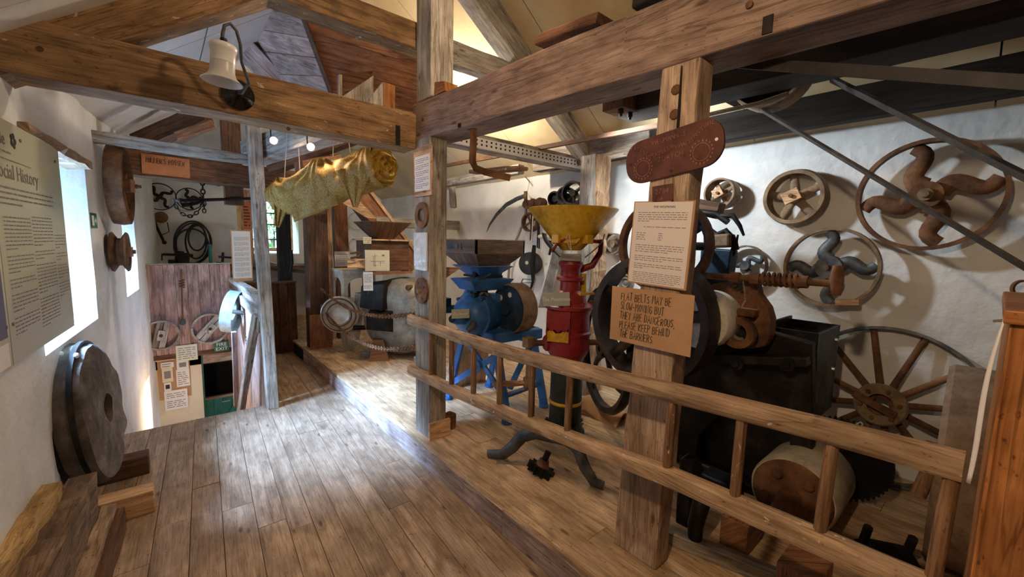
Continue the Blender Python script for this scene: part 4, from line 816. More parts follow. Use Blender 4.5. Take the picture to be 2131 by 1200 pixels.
# back casting with hooked levers
def lev(pts, r, mt='iron', nm='lever', X=2.95): MB().tube([at(*p, X=X) for p in pts], r, 8).build(nm, MT[mt], wg, smooth=60)
lev([(1445, 440), (1490, 445), (1515, 462)], .022); lev([(1500, 450), (1525, 448), (1540, 470), (1548, 490)], [.02, .018, .014, .008], nm='hook')
MB().beam(at(1445, 428, X=3.0), at(1500, 440, X=3.0), .10, .11).build('head_block', MT['darkbrown'], wg, bev=.004)
lev([(1465, 470), (1490, 490), (1510, 480), (1528, 500), (1532, 520)], [.022, .026, .022, .022, .02]); lev([(1505, 560), (1525, 525), (1536, 488)], [.018, .022, .006])
MB().beam(at(1470, 503, X=2.95), at(1525, 500, X=2.95), .12, .09).build('pale_tray', MT['rustlight'], wg, bev=.015)
bmc = MB(); A = [at(p[0], p[1], X=2.9) for p in ((1452, 590), (1512, 590), (1522, 520), (1458, 515))]
bmc.add([tuple(p) for p in A]+[(p.x+.12, p.y, p.z) for p in A], [(3, 2, 1, 0), (4, 5, 6, 7), (0, 1, 5, 4), (1, 2, 6, 5), (2, 3, 7, 6), (3, 0, 4, 7)]).build('blue_casting', MT['bluedark'], wg, bev=.01)
# loose roller, gear and fittings on the floor
rl_ = thing('spare_roller', 'cream stone roller with bolted brown end plate lying on the floor', 'roller', (2.65, .575, ZP))
rc = V((2.36, .56, ZP+.192)); F = frame(rc, (-1, 0, 0))
MB(F).lathe([(0, -.39), (.175, -.39), (.19, -.37), (.19, -.02), (.183, 0), (.176, 0), (0, 0)], n=56).build('drum', MT['roller'], rl_, smooth=40)
MB(F).lathe([(0, .002), (.176, .002), (.178, .0), (.17, .014), (0, .014)], n=48).build('end_plate', MT['rust'], rl_, smooth=40)
for k in range(5): a = k*2*PI/5+.9; MB(F).lathe([(0, .014), (.026, .014), (.026, .022), (.02, .03), (0, .03)], (.115*math.cos(a), .115*math.sin(a), 0), n=16).build('bolt', MT['rust'], rl_, smooth=40)
MB(F).lathe([(0, .014), (.05, .014), (.045, .10), (.036, .11), (.036, .24), (0, .24)], n=24).build('axle', MT['rust'], rl_, smooth=40)
gear('gear_wheel', 'black toothed gear wheel standing behind the cream roller', V((2.93, .48, ZP+.235)), (-1, -.1, 0), .235, .05, 52, MT['iron'], .06)
fit = thing('iron_fitting', 'lumpy black iron casting on the floor at the lower right', 'fitting', (2.2, .24, ZP))
c = at(1850, 1165, Z=ZP+.05)
MB(frame(c, (-.5, -.3, .8))).hexa([(-.12, -.09, -.06), (.12, -.09, -.06), (.10, .09, -.06), (-.10, .09, -.06)], [(-.08, -.06, .05), (.1, -.05, .06), (.07, .06, .05), (-.07, .06, .05)]).build('casting', MT['iron'], fit, bev=.015)
for d in ((-.08, .06), (.08, .05)): MB(frame(c, (-.5, -.3, .8))).cyl((d[0], d[1], .0), (d[0], d[1]+.03, .09), .018, n=8).build('stud_bolt', MT['iron'], fit, smooth=60)
MB(frame(c, (-.5, -.3, .8))).lathe([(.02, .05), (.045, .05), (.045, .065), (.02, .065)], (.03, -.02, 0), n=18, closed=True).build('boss', MT['iron'], fit, smooth=40)
# things under the ladder beside the post
one(MB().beam((2.02, .92, ZP), (2.02, .92, .52), .10, .08, up=(0, 1, 0), n=3, jit=.004), 'iron_pillar', MT['iron'], 'short black iron pillar behind the hewn post foot', 'pillar', bev=.01)
one(MB().tube([(1.86, .80, ZP+.01), (1.85, .80, .30), (1.88, .79, .42), (1.92, .79, .46)], [.03, .035, .04, .03], 10), 'iron_lever', MT['iron'], 'stubby iron lever standing right of the hewn post foot', 'lever', smooth=60)
one(MB().box(1.98, 2.2, .62, .74, ZP, .33), 'wood_block', MT['redboard'], 'reddish wood block under the ladder beneath the roller mill', 'block', bev=.006)
one(MB().beam((1.80, 1.0, ZP+.03), (2.0, .22, ZP+.03), .07, .06), 'floor_batten', MT['oak_grey'], 'grey batten on the platform under the ladder', 'batten', bev=.004)
one(MB().box(1.75, 1.95, .30, .44, ZP, .40), 'wood_crate_end', MT['redboard'], 'brown wood end block under the ladder at the bottom edge', 'block', bev=.006)
one(MB().box(2.30, 2.46, .80, 1.0, ZP, .30), 'iron_weight', MT['iron'], 'black iron weight under the roller mill front', 'weight', bev=.02)
# wide brown drum at the right and cabinet
dp = thing('wide_drum', 'wide brown wooden drum pulley standing beside the orange cabinet', 'drum', (2.78, .0, ZP))
dc = V((2.77, .0, ZP+.455)); F = frame(dc, (-.03, 1, 0))
MB(F).lathe([(.40, -.13), (.44, -.13), (.455, -.10), (.455, .08), (.44, .10), (.39, .10)], n=56, closed=True).build('rim', MT['drumwood'], dp, smooth=30)
MB(F).disc((0, 0, -.02), (0, 0, 1), .40, .03, 40).build('web', MT['darkbrown'], dp)
MB(F).disc((0, 0, -.1), (0, 0, 1), .07, .24, 20).build('hub', MT['rust'], dp, smooth=40)
one(MB().cyl(at(1910, 1030, X=2.32), at(1940, 965, X=2.36), .025, n=12), 'wood_peg', MT['rung'], 'short round wooden peg beside the wide drum', 'peg', smooth=60)
cb_ = thing('cabinet', 'varnished orange-brown wooden cabinet at the right edge', 'cabinet', (1.62, -.3, 0))
MB().box(1.33, 1.95, -.75, -.028, 0, 1.455).build('body', MT['orange'], cb_, g=(0, 0, 1), bev=.003)
MB().box(1.315, 1.96, -.76, -.018, 1.456, 1.485).build('top', MT['orange'], cb_, g=(0, 1, 0), bev=.004)
a, b = at(2090, 662, X=1.325), at(2009, 1003, X=1.325)
mb = MB(); mb.grid(lambda u, v: V((1.322-.004*math.sin(PI*u)+.004*v, a.y+(b.y-a.y)*u+.004*math.sin(5*u)+(v-.5)*(.003+.007*u*(1.25-u)*2), a.z+(b.z-a.z)*u)), 18, 2)
rb = one(mb, 'paper_ribbon', MT['paper'], 'white paper ribbon hanging from the cabinet to the ladder end', 'ribbon', smooth=60); rb.modifiers.new('thick', 'SOLIDIFY').thickness = .001
one(MB().cyl(at(2068, 668, X=1.322), at(2092, 666, X=1.335), .003, n=6), 'nail', MT['steel'], 'thin nail holding the paper ribbon on the cabinet', 'nail')
# floor: bracket, cog, strip, rusty weight
def on_plane(px, py, a, b):                  # vertical plane through two floor points
    d = at(px, py, Y=1)-CAM; n = (b-a).cross(V((0, 0, 1))); return CAM+d*((a-CAM).dot(n)/d.dot(n))
p0, p1 = at(1018, 946, Z=ZP+.02), at(1256, 1012, Z=ZP+.02)
pts = [on_plane(px, py, p0, p1) for px, py in ((1016, 944), (1046, 945), (1066, 930), (1086, 908), (1112, 900), (1145, 907), (1180, 915), (1203, 935), (1217, 972), (1236, 1002), (1257, 1010))]
for p in pts: p.z = max(p.z, ZP+.022)
one(MB().tube(pts, [.03, .036, .038, .04, .042, .042, .042, .04, .038, .036, .028], 10, flat=.55, fup=tuple((p1-p0).cross(V((0, 0, 1))).normalized())), 'bow_bracket', MT['irongrey'], 'bow-shaped grey iron bracket lying on the platform under the ladder', 'bracket', smooth=60)
sg = thing('spiked_cog', 'dark spiked iron cog lying in front of the bow bracket', 'cog', at(1125, 985, Z=ZP)); c = at(1128, 970, Z=ZP+.05); F = frame(c, (.35, -.15, .9))
pl = []
for i in range(10):
    for k, r_ in ((0, .05), (.3, .055), (.5, .088), (.7, .055)): a = 2*PI*(i+k)/10; pl.append((r_*math.cos(a), r_*math.sin(a)))
MB(F).prism(pl, .05, -.045).build('spikes', MT['iron'], sg); MB(F).cyl((0, 0, 0), (0, 0, .045), .045, .03, n=14).build('boss', MT['rust'], sg, smooth=50); MB(F).cyl((0, 0, .04), (0, 0, .10), .02, n=8).build('stub', MT['iron'], sg, smooth=50)
a, b = at(1033, 963, Z=ZP), at(1102, 966, Z=ZP); mb = MB(); d = (b-a).normalized(); s = V((-d.y, d.x, 0)); pl = []
pl = [a+d*((b-a).length*i/14)+s*(.012 if (i//2) % 2 else .026) for i in range(15)]+[b-s*.012, a-s*.012]
n = len(pl); mb.add([tuple(p+V((0, 0, .002))) for p in pl]+[tuple(p+V((0, 0, .007))) for p in pl], [tuple(range(n))[::-1], tuple(range(n, 2*n))]+[(i, (i+1) % n, (i+1) % n+n, i+n) for i in range(n)])
one(mb, 'toothed_strip', MT['greymill'], 'thin toothed metal strip beside the spiked cog', 'strip')
rw = thing('rusty_weight', 'small rusty cylindrical weight behind the grey post foot', 'weight', (1.63, 2.62, ZP))
MB().lathe([(0, 0), (.05, 0), (.05, .10), (.045, .105), (0, .105)], (1.635, 2.62, ZP), n=24).build('body', MT['rust'], rw, smooth=40); MB().lathe([(0, .105), (.02, .105), (.02, .12), (0, .12)], (1.635, 2.62, ZP), n=16).build('knob', MT['rust'], rw, smooth=40)
# ================================================================ WHEELS AND TOOLS ON THE RIGHT WALL
NW = (-1, 0, 0)
th, F = wheel('spoked_wheel', 'largest rusty wheel with four S-shaped spokes high on the right wall', at(1928, 406, X=3.41), NW, .318, .06, .022, 4, 's', .075, MT['rust'], .09, None, .05, .11, roll=.27, taper=.7)
MB(F).cyl((0, 0, -.14), (0, 0, 0), .025, n=10).build('axle_stub', MT['rust'], th, smooth=60)
MB(F).lathe([(0, .045), (.035, .045), (.035, .06), (.02, .06), (.018, .085), (0, .085)], n=14).build('bolt', MT['rustlight'], th, smooth=40)
th, F = wheel('spoked_wheel', 'dark grey wheel with four S-shaped spokes below the largest one', at(1727, 556, X=3.40), NW, .263, .06, .018, 4, 's', .075, MT['rustlight'], .09, MT['irongrey'], .042, .11, roll=.12, taper=.75)
MB(F).cyl((0, 0, -.14), (0, 0, 0), .025, n=10).build('axle_stub', MT['rust'], th, smooth=60); MB(F).cyl((0, 0, .04), (0, 0, .10), .016, n=8).build('bolt', MT['rust'], th, smooth=60); MB(F).box(.03, .15, -.248, -.215, -.02, .04).build('wood_chip', MT['ply'], th)
th, F = wheel('flat_belt_pulley', 'wide tan belt pulley with a wood block on its hub, right wall', at(1655, 411, X=3.44), NW, .19, .13, .03, 5, 'i', .045, MT['rustlight'], .11, None, .03, roll=.45, crown=.006)
MB(F).box(-.055, .05, -.035, .045, .06, .085).build('wood_block', MT['ply'], th, bev=.002); MB(F).cyl((0, .005, .085), (0, .005, .105), .014, n=6).build('bolt', MT['rust'], th)
th, F = wheel('flat_belt_pulley', 'small pale dusty pulley right of the hewn post top, on the wall', at(1502, 403, X=3.43), NW, .118, .12, .014, 4, 'i', .035, MT['rustlight'], .11, None, .02, roll=.5)
MB(F).box(-.04, .035, -.03, .04, .055, .075).build('wood_block', MT['ply'], th, bev=.002); MB(F).cyl((0, 0, .075), (0, 0, .09), .012, n=6).build('bolt', MT['rust'], th)
wheel('spoked_wheel', 'small thin tan wheel low behind the roller mill levers', at(1551, 552, X=3.46), NW, .155, .045, .012, 3, 's', .035, MT['rustlight'], .05, MT['irongrey'], .02, .2, roll=.6)
for i, (px, py, R_, X_, lab) in enumerate(((1157, 414, .085, 3.44, 'leftmost small black pulley of the row beside the wall post'), (1178, 408, .10, 3.42, 'middle black pulley of the row beside the wall post'), (1194, 402, .125, 3.38, 'largest black pulley of the row, against the wall post'))):
    wheel('small_pulley', lab, at(px, py, X=X_), (-1, -.25, 0), R_, .09, .018, 3 if i else 0, 'i', .035, MT['iron'], .07, None, .02, roll=.3*i, group='black pulleys beside the wall post')
    if not i: MB(frame(at(px, py, X=X_), (-1, -.25, 0))).disc((0, 0, -.02), (0, 0, 1), .075, .01, 24).build('web', MT['iron'], bpy.data.objects['small_pulley'])
wheel('small_pulley', 'lone grey pulley on the wall between post and roller mill', at(1275, 507, X=3.44), (-1, -.2, 0), .105, .10, .012, 0, 'i', .04, MT['rustlight'], .09)
# pulley block cluster with straps
cl_ = thing('pulley_block', 'rusty double pulley block hung by wire beside the scythe', 'pulley', at(1105, 490, X=3.46))
for px, py, R_, X_ in ((1098, 425, .055, 3.42), (1112, 424, .06, 3.42), (1126, 423, .065, 3.40)): MB(frame(at(px, py, X=X_), (-1, -.3, 0))).lathe([(0, -.03), (R_, -.035), (R_*.8, 0), (R_, .035), (R_*.4, .035), (R_*.4, .05), (0, .05)], n=24).build('sheave', MT['rust'], cl_, smooth=40)
F = frame(at(1104, 462, X=3.42), (-1, -.2, 0)); MB(F).lathe(rimprof(.115, .07, .02), n=36, closed=True).build('lower_wheel', MT['rust'], cl_, smooth=40)
for k in range(4): a = k*PI/2+.5; MB(F).tube([(0, 0, 0), (.1*math.cos(a), .1*math.sin(a), 0)], .014, 8).build('lower_spoke', MT['rust'], cl_)
MB().tube([at(1100, 368, X=3.46), at(1102, 378, X=3.46), at(1097, 400, X=3.46), at(1110, 425, X=3.44)], .0025, 5).build('hanging_wire', MT['inkgrey'], cl_)
MB().tube([at(1093, 367, X=3.47), at(1102, 378, X=3.45)], .006, 6).build('wall_hook', MT['rust'], cl_)
MB().tube([at(1110, 430, X=3.40), at(1108, 470, X=3.38), at(1106, 505, X=3.38)], .008, 6).build('rope', MT['string'], cl_)
for l in (((1107, 440), (1104, 500)), ((1121, 450), (1118, 515), (1122, 517), (1122, 470))): MB().tube([at(*p, X=3.385) for p in l], .012, 6, flat=.3).build('strap', MT['strap'], cl_)
bk = thing('black_reel', 'black leather-covered reel with straps hanging on the wall behind the blue mill', 'reel', at(1104, 580, X=3.44)); F = frame(at(1104, 548, X=3.42), (-1, -.35, 0))
MB(F).lathe([(0, -.05), (.135, -.05), (.14, 0), (.135, .05), (.05, .055), (0, .055)], n=40).build('drum', MT['belt'], bk, smooth=40); MB(F).disc((-.02, .01, .056), (0, 0, 1), .022, .004, 16).build('brass_disc', MT['brass'], bk)
MB().tube([at(1112, 510, X=3.38), at(1108, 545, X=3.37), at(1110, 585, X=3.38), at(1102, 608, X=3.38)], [.03, .045, .03, .012], 8, flat=.3).build('strap', MT['strap'], bk, smooth=60)
MB().tube([at(1110, 582, X=3.38), at(1088, 580, X=3.36), at(1085, 588, X=3.36), at(1106, 588, X=3.38)], .01, 6, flat=.4).build('strap_loop', MT['strap'], bk, smooth=60)
mb = MB(); chain(mb, at(1114, 580, X=3.38), at(1105, 622, X=3.39), 0, .035, .003); mb.build('fine_chain', MT['greymill'], bk)['kind'] = 'stuff'
# scythe
sy = thing('scythe', 'curved scythe with grey blade hooked up on the wall above the wooden hopper', 'scythe', at(1095, 460, X=3.47))
bl = [(1094, 402), (1075, 409), (1052, 422), (1032, 443), (1018, 465), (1012, 483)]; wid = [.05, .055, .055, .05, .035, .004]; mb = MB(); pts = [at(*p, X=3.40) for p in bl]; vs_ = []
for i, p in enumerate(pts):
    d = (pts[min(i+1, 5)]-pts[max(i-1, 0)]).normalized(); s = d.cross(V((1, 0, 0))); s = s if s.z < 0 else -s
    for off in (0, 1):
        q = p+s*wid[i]*off; vs_ += [q, q+V((.004, 0, 0))]
fs = []
for i in range(5):
    o = i*4; fs += [(o, o+4, o+6, o+2), (o+1, o+3, o+7, o+5), (o, o+1, o+5, o+4), (o+2, o+6, o+7, o+3)]
mb.add(vs_, fs+[(0, 2, 3, 1), (20, 21, 23, 22)]).build('blade', MT['irongrey'], sy)
MB().tube([at(1094, 398, X=3.41), at(1094, 418, X=3.41)], .022, 8).build('ferrule', MT['rust'], sy, smooth=60)
MB().tube([at(1095, 415, X=3.43), at(1094, 450, X=3.43), at(1082, 480, X=3.43), at(1072, 505, X=3.43), at(1060, 540, X=3.43), at(1057, 592, X=3.44)], .017, 8).build('snath', MT['oak_grey'], sy, smooth=60)
# saw
sw = thing('hand_saw', 'long two-handed pit saw with cloth-bound handle leaning on the wall behind the red mill', 'saw', at(1135, 640, X=3.44))
A = [at(*p, X=3.42) for p in ((1153, 512), (1166, 516), (1142, 640), (1120, 640))]
MB().hexa(A, [p+V((.004, 0, 0)) for p in A]).build('blade', MT['greymill'], sw)
MB().tube([at(1122, 492, X=3.38), at(1135, 491, X=3.38), at(1152, 494, X=3.38)], [.022, .026, .022], 10).build('grip', MT['string'], sw, smooth=60)
MB().tube([at(1135, 500, X=3.40), at(1148, 510, X=3.40), at(1143, 530, X=3.41)], [.016, .02, .012], 8).tube([at(1135, 498, X=3.40), at(1153, 506, X=3.40), at(1160, 502, X=3.40)], .01, 8).build('handle_iron', MT['iron'], sw, smooth=60)
one(MB(frame(at(1302, 588, X=3.49), (-1, -.1, 0))).lathe([(0, -.02), (.085, -.02), (.075, .02), (.06, .0), (.045, .02), (.03, .0), (0, .02)], n=16), 'iron_rosette', MT['greymill'], 'grey iron rosette on the wall behind the drive wheel', 'rosette', smooth=50)
one(MB(frame(at(2128, 600, X=3.40), (-1, -.6, 0))).lathe(rimprof(.045, .02, .01), n=28, closed=True), 'iron_ring', MT['rust'], 'small iron ring on the wall at the right edge', 'ring', smooth=40)
# large spoked wheel standing against the wall
th, F = wheel('cart_wheel', 'large iron wheel with twelve straight spokes leaning against the right wall', V((3.40, .385, ZP+.475)), (-1, .0, .17), .485, .075, .018, 12, 'i', .11, MT['irongrey'], .10, MT['rust'], .019, roll=.2, taper=.9, hole=.04)
MB(F).lathe([(.065, .05), (.125, .05), (.13, .07), (.12, .085), (.065, .085)], n=28, closed=True).build('hub_ring', MT['rustlight'], th, smooth=40)
MB(F).beam((-.12, .06, .09), (.07, -.06, .09), .045, .02, up=(0, 0, 1)).build('hub_bar', MT['rust'], th, bev=.004)
for k in range(6): a = k*PI/3; MB(F).cyl((.092*math.cos(a), .092*math.sin(a), .08), (.092*math.cos(a), .092*math.sin(a), .10), .013, n=6).build('hub_bolt', MT['rust'], th)
# ================================================================ OVERHEAD BELTS AND PULLEY
op = thing('line_pulley', 'dark overhead belt pulley below the black timber', 'pulley', (2.72, .90, 2.40)); F = frame((2.74, .95, 2.60), (-1, 0, 0))
MB(F).lathe([(.19, -.07), (.205, -.07), (.21, 0), (.205, .07), (.19, .07)], n=40, closed=True).build('rim', MT['rustlight'], op, smooth=50); MB(F).disc((0, 0, 0), (0, 0, 1), .19, .02, 32).build('web', MT['iron'], op); MB(F).cyl((0, 0, -.2), (0, 0, .12), .03, n=12).build('axle', MT['iron'], op, smooth=60)
def ribbon(name, a, b, wd, mt, label, th=.006): return one(MB().beam(a, a+(b-a)*2.3, wd, th, up=(1, 0, 0) if False else (0, .5, 1)), name, MT[mt], label, 'belt')
ribbon('drive_belt', at(1578, 224, X=2.72), at(2180, 584, X=2.42), .05, 'beltpale', 'lower of the two thin slanting drive belts crossing the large wall wheel', .012)
ribbon('drive_belt', at(1728, 163, X=2.72), at(2180, 391, X=2.42), .05, 'beltpale', 'upper of the two thin slanting drive belts at the right', .014)
A = [at(1490, 116, X=1.78), at(2200, 158, X=1.70), at(2200, 193, X=1.70), at(1490, 138, X=1.78)]
A[1] = A[0]+(A[1]-A[0])*2.2; A[2] = A[3]+(A[2]-A[3])*2.2
one(MB().hexa(A, [p+V((.005, .002, 0)) for p in A]), 'wide_belt', MT['belt'], 'wide black flat belt running from the hewn post top to the right edge', 'belt')
one(MB().tube([at(1455, 243, X=2.6), at(1520, 228, X=2.6), at(1580, 215, X=2.6), at(1640, 195, X=2.6)], .025, 8, flat=.4), 'belt_guide', MT['rustlight'], 'pale curved belt guide rail beside the hewn post top', 'guide', smooth=60)
ib = [at(958, 262, X=1.50), at(986, 268, X=1.50), at(985, 300, X=1.50), at(983, 335, X=1.51), at(990, 350, X=1.55), at(1010, 358, X=1.62), at(1062, 370, X=1.75)]
mb = MB(); mb.tube(ib, .022, 4, flat=.35, fup=(.5, .85, 0)); o = one(mb, 'iron_bracket', MT['rust'], 'bent rusty iron bracket hanging under the main beam near the grey post', 'bracket')
tim('wood_wing', at(985, 358, X=2.2), at(1090, 350, X=2.2), .10, .035, 'rung', 'small rough board behind the bent iron bracket', 4, .004)
# ================================================================ SWAN-NECK LAMP
YL2 = YT-.1
sl = thing('wall_lamp', 'swan-neck lamp with white glass bell shade on the tie beam', 'lamp', at(495, 198, Y=YL2))
c = at(495, 198, Y=YL2)
MB().lathe([(0, 0), (.075, 0), (.076, .012), (.062, .02), (.05, .034), (.03, .04), (.018, .05), (0, .05)], c, (0, -1, 0), 36).build('rose', MT['black'], sl, smooth=40)
yy = 2.44; sh = at(465, 92, Y=yy)
MB().tube([c+V((-.005, -.045, .0)), c+V((.005, -.10, -.015)), c+V((.03, -.15, .03)), at(503, 130, Y=2.50), at(500, 92, Y=2.47), at(492, 64, Y=2.45), at(479, 49, Y=2.44), at(467, 53, Y=2.44), at(463, 72, Y=yy), at(463, 90, Y=yy)], .0075, 10).build('swan_neck', MT['irongrey'], sl, smooth=60)
ax_ = (at(464, 172, Y=yy)-at(467, 92, Y=yy)).normalized()
MB().lathe([(0, -.025), (.014, -.025), (.016, .0), (0, .0)], sh, ax_, 16).build('holder', MT['iron'], sl, smooth=40)
MB().lathe([(0, 0), (.052, .004), (.056, .012), (.054, .03), (.050, .035), (.050, .085), (0, .085)], sh, ax_, 32).build('gallery', MT['white'], sl, smooth=40)
frost = plain('glass_frosted', (.78, .76, .74), .35); frost.node_tree.nodes['Principled BSDF'].inputs['Transmission Weight'].default_value = .25
MB().lathe([(.049, .085), (.05, .125), (.058, .148), (.084, .172), (.081, .174), (.055, .150), (.046, .125), (.046, .085)], sh, ax_, 36, closed=True).build('glass_shade', frost, sl, smooth=60)
# ================================================================ VELVET ROLL ON STRINGS
vm, vt, vb, VN, VL = nt('velvet_gold'); tc = VN('ShaderNodeTexCoord'); n1 = VN('ShaderNodeTexNoise'); n1.inputs['Scale'].default_value = 85; n1.inputs['Detail'].default_value = 5; VL(tc.outputs['Object'], n1.inputs['Vector'])
r_ = ramp(VN, [(.20, .10, .012), (.32, .185, .026), (.46, .295, .06)], [.36, .52, .72]); VL(n1.outputs[0], r_.inputs[0]); VL(r_.outputs[0], vb.inputs['Base Color']); vb.inputs['Roughness'].default_value = .65
vr = thing('velvet_roll', 'roll of mottled gold velvet hanging on strings under the tie beam', 'cloth', at(690, 440, Y=3.5))
ctl = [((577, 415), 4.05, .105), ((600, 408), 3.95, .135), ((640, 398), 3.8, .15), ((680, 385), 3.62, .155), ((720, 372), 3.46, .15), ((760, 358), 3.3, .15), ((796, 347), 3.16, .148)]
P_ = [at(*c[0], Y=c[1]) for c in ctl]; R_ = [c[2] for c in ctl]
def cat(u, arr):
    x = u*(len(arr)-1); i = min(int(x), len(arr)-2); f = x-i; return arr[i]*(1-f)+arr[i+1]*f
axv = (P_[-1]-P_[0]).normalized(); sdv = axv.cross(V((0, 0, 1))).normalized(); upv = sdv.cross(axv)
def vel(u, v):
    p = cat(u, P_); r = cat(u, R_); a = 2*PI*v; d = 0
    for uc, sg in ((.07, 1), (.52, 1), (.93, .6)):
        du = (u-uc)*1.15; dv = ((v-.25+.5) % 1-.5)*.95; ph = math.atan2(dv, du); rho = math.hypot(du, dv)
        d += sg*(.028*(abs(math.sin(ph*6+rho*5))**.7-.5)+.012*math.sin(ph*15+rho*9))*min(1, rho/.07)*math.exp(-rho/.42)
    r += d+.012*noise.noise(V((u*9, math.cos(a)*1.5, math.sin(a)*1.5)))
    for uc, am in ((.07, .22), (.52, .34)): r *= 1+am*math.exp(-((u-uc)/.06)**2)*max(0, math.sin(a))**3
    lo = max(0, -math.sin(a)); r *= 1+.28*lo*math.exp(-((u-.28)/.16)**2)
    return p+sdv*(math.cos(a)*r)+upv*(math.sin(a)*r)
MB().grid(vel, 150, 96).build('rolled_cloth', vm, vr, smooth=80)
def capf(u, v, end=1.0):
    a = 2*PI*v; r = R_[-1]*u*(1+.03*math.sin(a*5)); s = .02*math.sin(u*22+a)+.03*noise.noise(V((u*4*math.cos(a), u*4*math.sin(a), 3)))-.05*math.exp(-((u*math.cos(a)+.05)**2+(u*math.sin(a)-.15)**2)/.04)
    n_ = V((.42, -.9, -.05)).normalized(); x_ = n_.cross(V((0, 0, 1))).normalized(); y_ = x_.cross(n_)
    return P_[-1]+n_*(.055+s-.05*u*u)+x_*(math.cos(a)*r*1.04)+y_*(math.sin(a)*r*1.04)
capm = metal('velvet_end_yellow', [(.30, .17, .02), (.50, .32, .045), (.66, .46, .09)], .7, 0, 22, .3)
MB().grid(capf, 20, 48).build('roll_end', capm, vr, smooth=80)
def drape(pl, nm):
    A = [at(x, y, Y=Y) for x, y, Y in pl]; mb = MB()
    def fn(u, v): 
        p = A[0].lerp(A[1], u).lerp(A[3].lerp(A[2], u), v); return p+V((0, -1, 0))*(.007*math.sin(u*15+v*2))
    mb.grid(fn, 40, 14); o = mb.build(nm, vm, vr, smooth=80); o.modifiers.new('thick', 'SOLIDIFY').thickness = .006
drape([(696, 352, 3.33), (778, 345, 3.1), (745, 432, 3.2), (735, 430, 3.25)], 'hanging_fold'); drape([(566, 402, 3.95), (606, 420, 3.85), (582, 474, 3.9), (574, 470, 3.9)], 'hanging_tail')
drape([(590, 400, 3.76), (690, 345, 3.42), (705, 425, 3.45), (612, 462, 3.72)], 'draped_flap')
for (x, y, Y, x2, y2) in ((592, 372, 3.95, 598, 268), (693, 325, 3.5, 694, 268), (625, 368, 3.85, 621, 300), (730, 330, 3.4, 724, 275)): MB().tube([at(x, y, Y=Y), at(x2, y2, Y=Y)], .0028, 5).build('string', MT['string'], vr)
# spotlights on the pale timber
for (px, py, Y, lab) in ((565, 291, 4.0, 'left small spotlight shining under the pale timber'), (641, 304, 3.55, 'right small spotlight shining above the velvet roll')):
    p = at(px, py, Y=Y); d = V((.15, -1, -.25)).normalized(); t = thing('spotlight', lab, 'spotlight', p)
    MB().lathe([(0, 0), (.012, 0), (.03, -.05), (.032, -.055), (.026, -.05), (.01, -.006)][::-1], p-d*.0, -d, 20).build('reflector', MT['steel'], t, smooth=60)
    MB().ball(p+d*.03, .016, 10).build('bulb', plain('bulb_glow', (1, .80, .52), .5, 0, 60), t); MB().tube([p-d*.005, p+V((0, .02, .05)), p+V((0, .02, .10))], .005, 6).build('bracket', MT['iron'], t)
    lamp('spotlight_light', p+d*.065, p+d+V((0, 0, -.5)), 10, WARM, .02, ang=120)
# ================================================================ OVERHEAD BOARDED BIN
bn = thing('grain_bin', 'large boarded grain bin of pink-grey and red-brown planks hanging above the tie beam', 'bin', at(690, 195, Y=3.6))
Yt, Yb = 3.15, 3.55
LT0, LT1 = at(612, -12, Y=Yt), at(688, 194, Y=Yb); LB0, LB1 = at(425, -60, Y=4.5), at(585, 200, Y=4.6); RT0, RT1 = at(905, 92, Y=Yt), at(905, 205, Y=Yb)
RT0 = LT0+V((1.05, 0, .02)); RT1 = LT1+V((.85, 0, 0))
def boards(A0, A1, B0, B1, n, mat, th=.02, nm='board'):
    nn = (B0-A0).cross(A1-A0).normalized()
    for i in range(n):
        u0, u1 = i/n+.004, (i+1)/n-.004; q = [A0.lerp(A1, u0), B0.lerp(B1, u0), B0.lerp(B1, u1), A0.lerp(A1, u1)]; o_ = nn*random.uniform(0, .004)
        MB().hexa([p+o_ for p in q], [p+o_+nn*th for p in q]).build(nm, mat, bn, g=(B0-A0))
boards(LB0, LB1, LT0, LT1, 5, MT['pinkboard']); boards(LT0, LT1, RT0, RT1, 3, MT['redboard'])
MB().beam(LT0+V((-.0, -.01, 0)), LT1+V((0, -.01, 0)), .03, .02).build('corner_strip', MT['darkbrown'], bn)
# second tapering shaft of the bin, left
K0, K1, K2, K3 = at(507, 68, Y=4.3), at(610, 178, Y=4.3), at(600, 215, Y=4.6), at(480, 110, Y=4.6)
MB().hexa([K0, K1, K2, K3], [p+V((0, .03, .03)) for p in (K0, K1, K2, K3)]).build('lower_board', MT['pinkboard'], bn, g=(K1-K0))
for pl, mt, yb, nm, lab in (([(706, 205), (777, 157), (777, 215), (706, 215)], 'oak_pale', 3.05, 'wedge_board', 'larger pale grey wedge board standing behind the tie beam'), ([(755, 222), (797, 170), (797, 228), (755, 228)], 'oak_pale', 3.0, 'wedge_board', 'smaller pale grey wedge board in front of the larger one'), ([(798, 170), (822, 178), (822, 230), (798, 230)], 'orange', 3.02, 'upright_board', 'short orange board beside the grey wedge boards'), ([(705, 155), (712, 155), (712, 200), (705, 200)], 'oak_grey', 3.1, 'upright_batten', 'narrow grey batten left of the wedge boards'), ([(712, 152), (776, 148), (770, 175), (712, 190)], 'darkbrown', 3.16, 'back_board', 'dark brown board behind the wedge boards')):
    A = [at(*p, Y=yb) for p in pl]; one(MB().hexa(A, [p+V((0, .03, 0)) for p in A]), nm, MT[mt], lab, 'board')
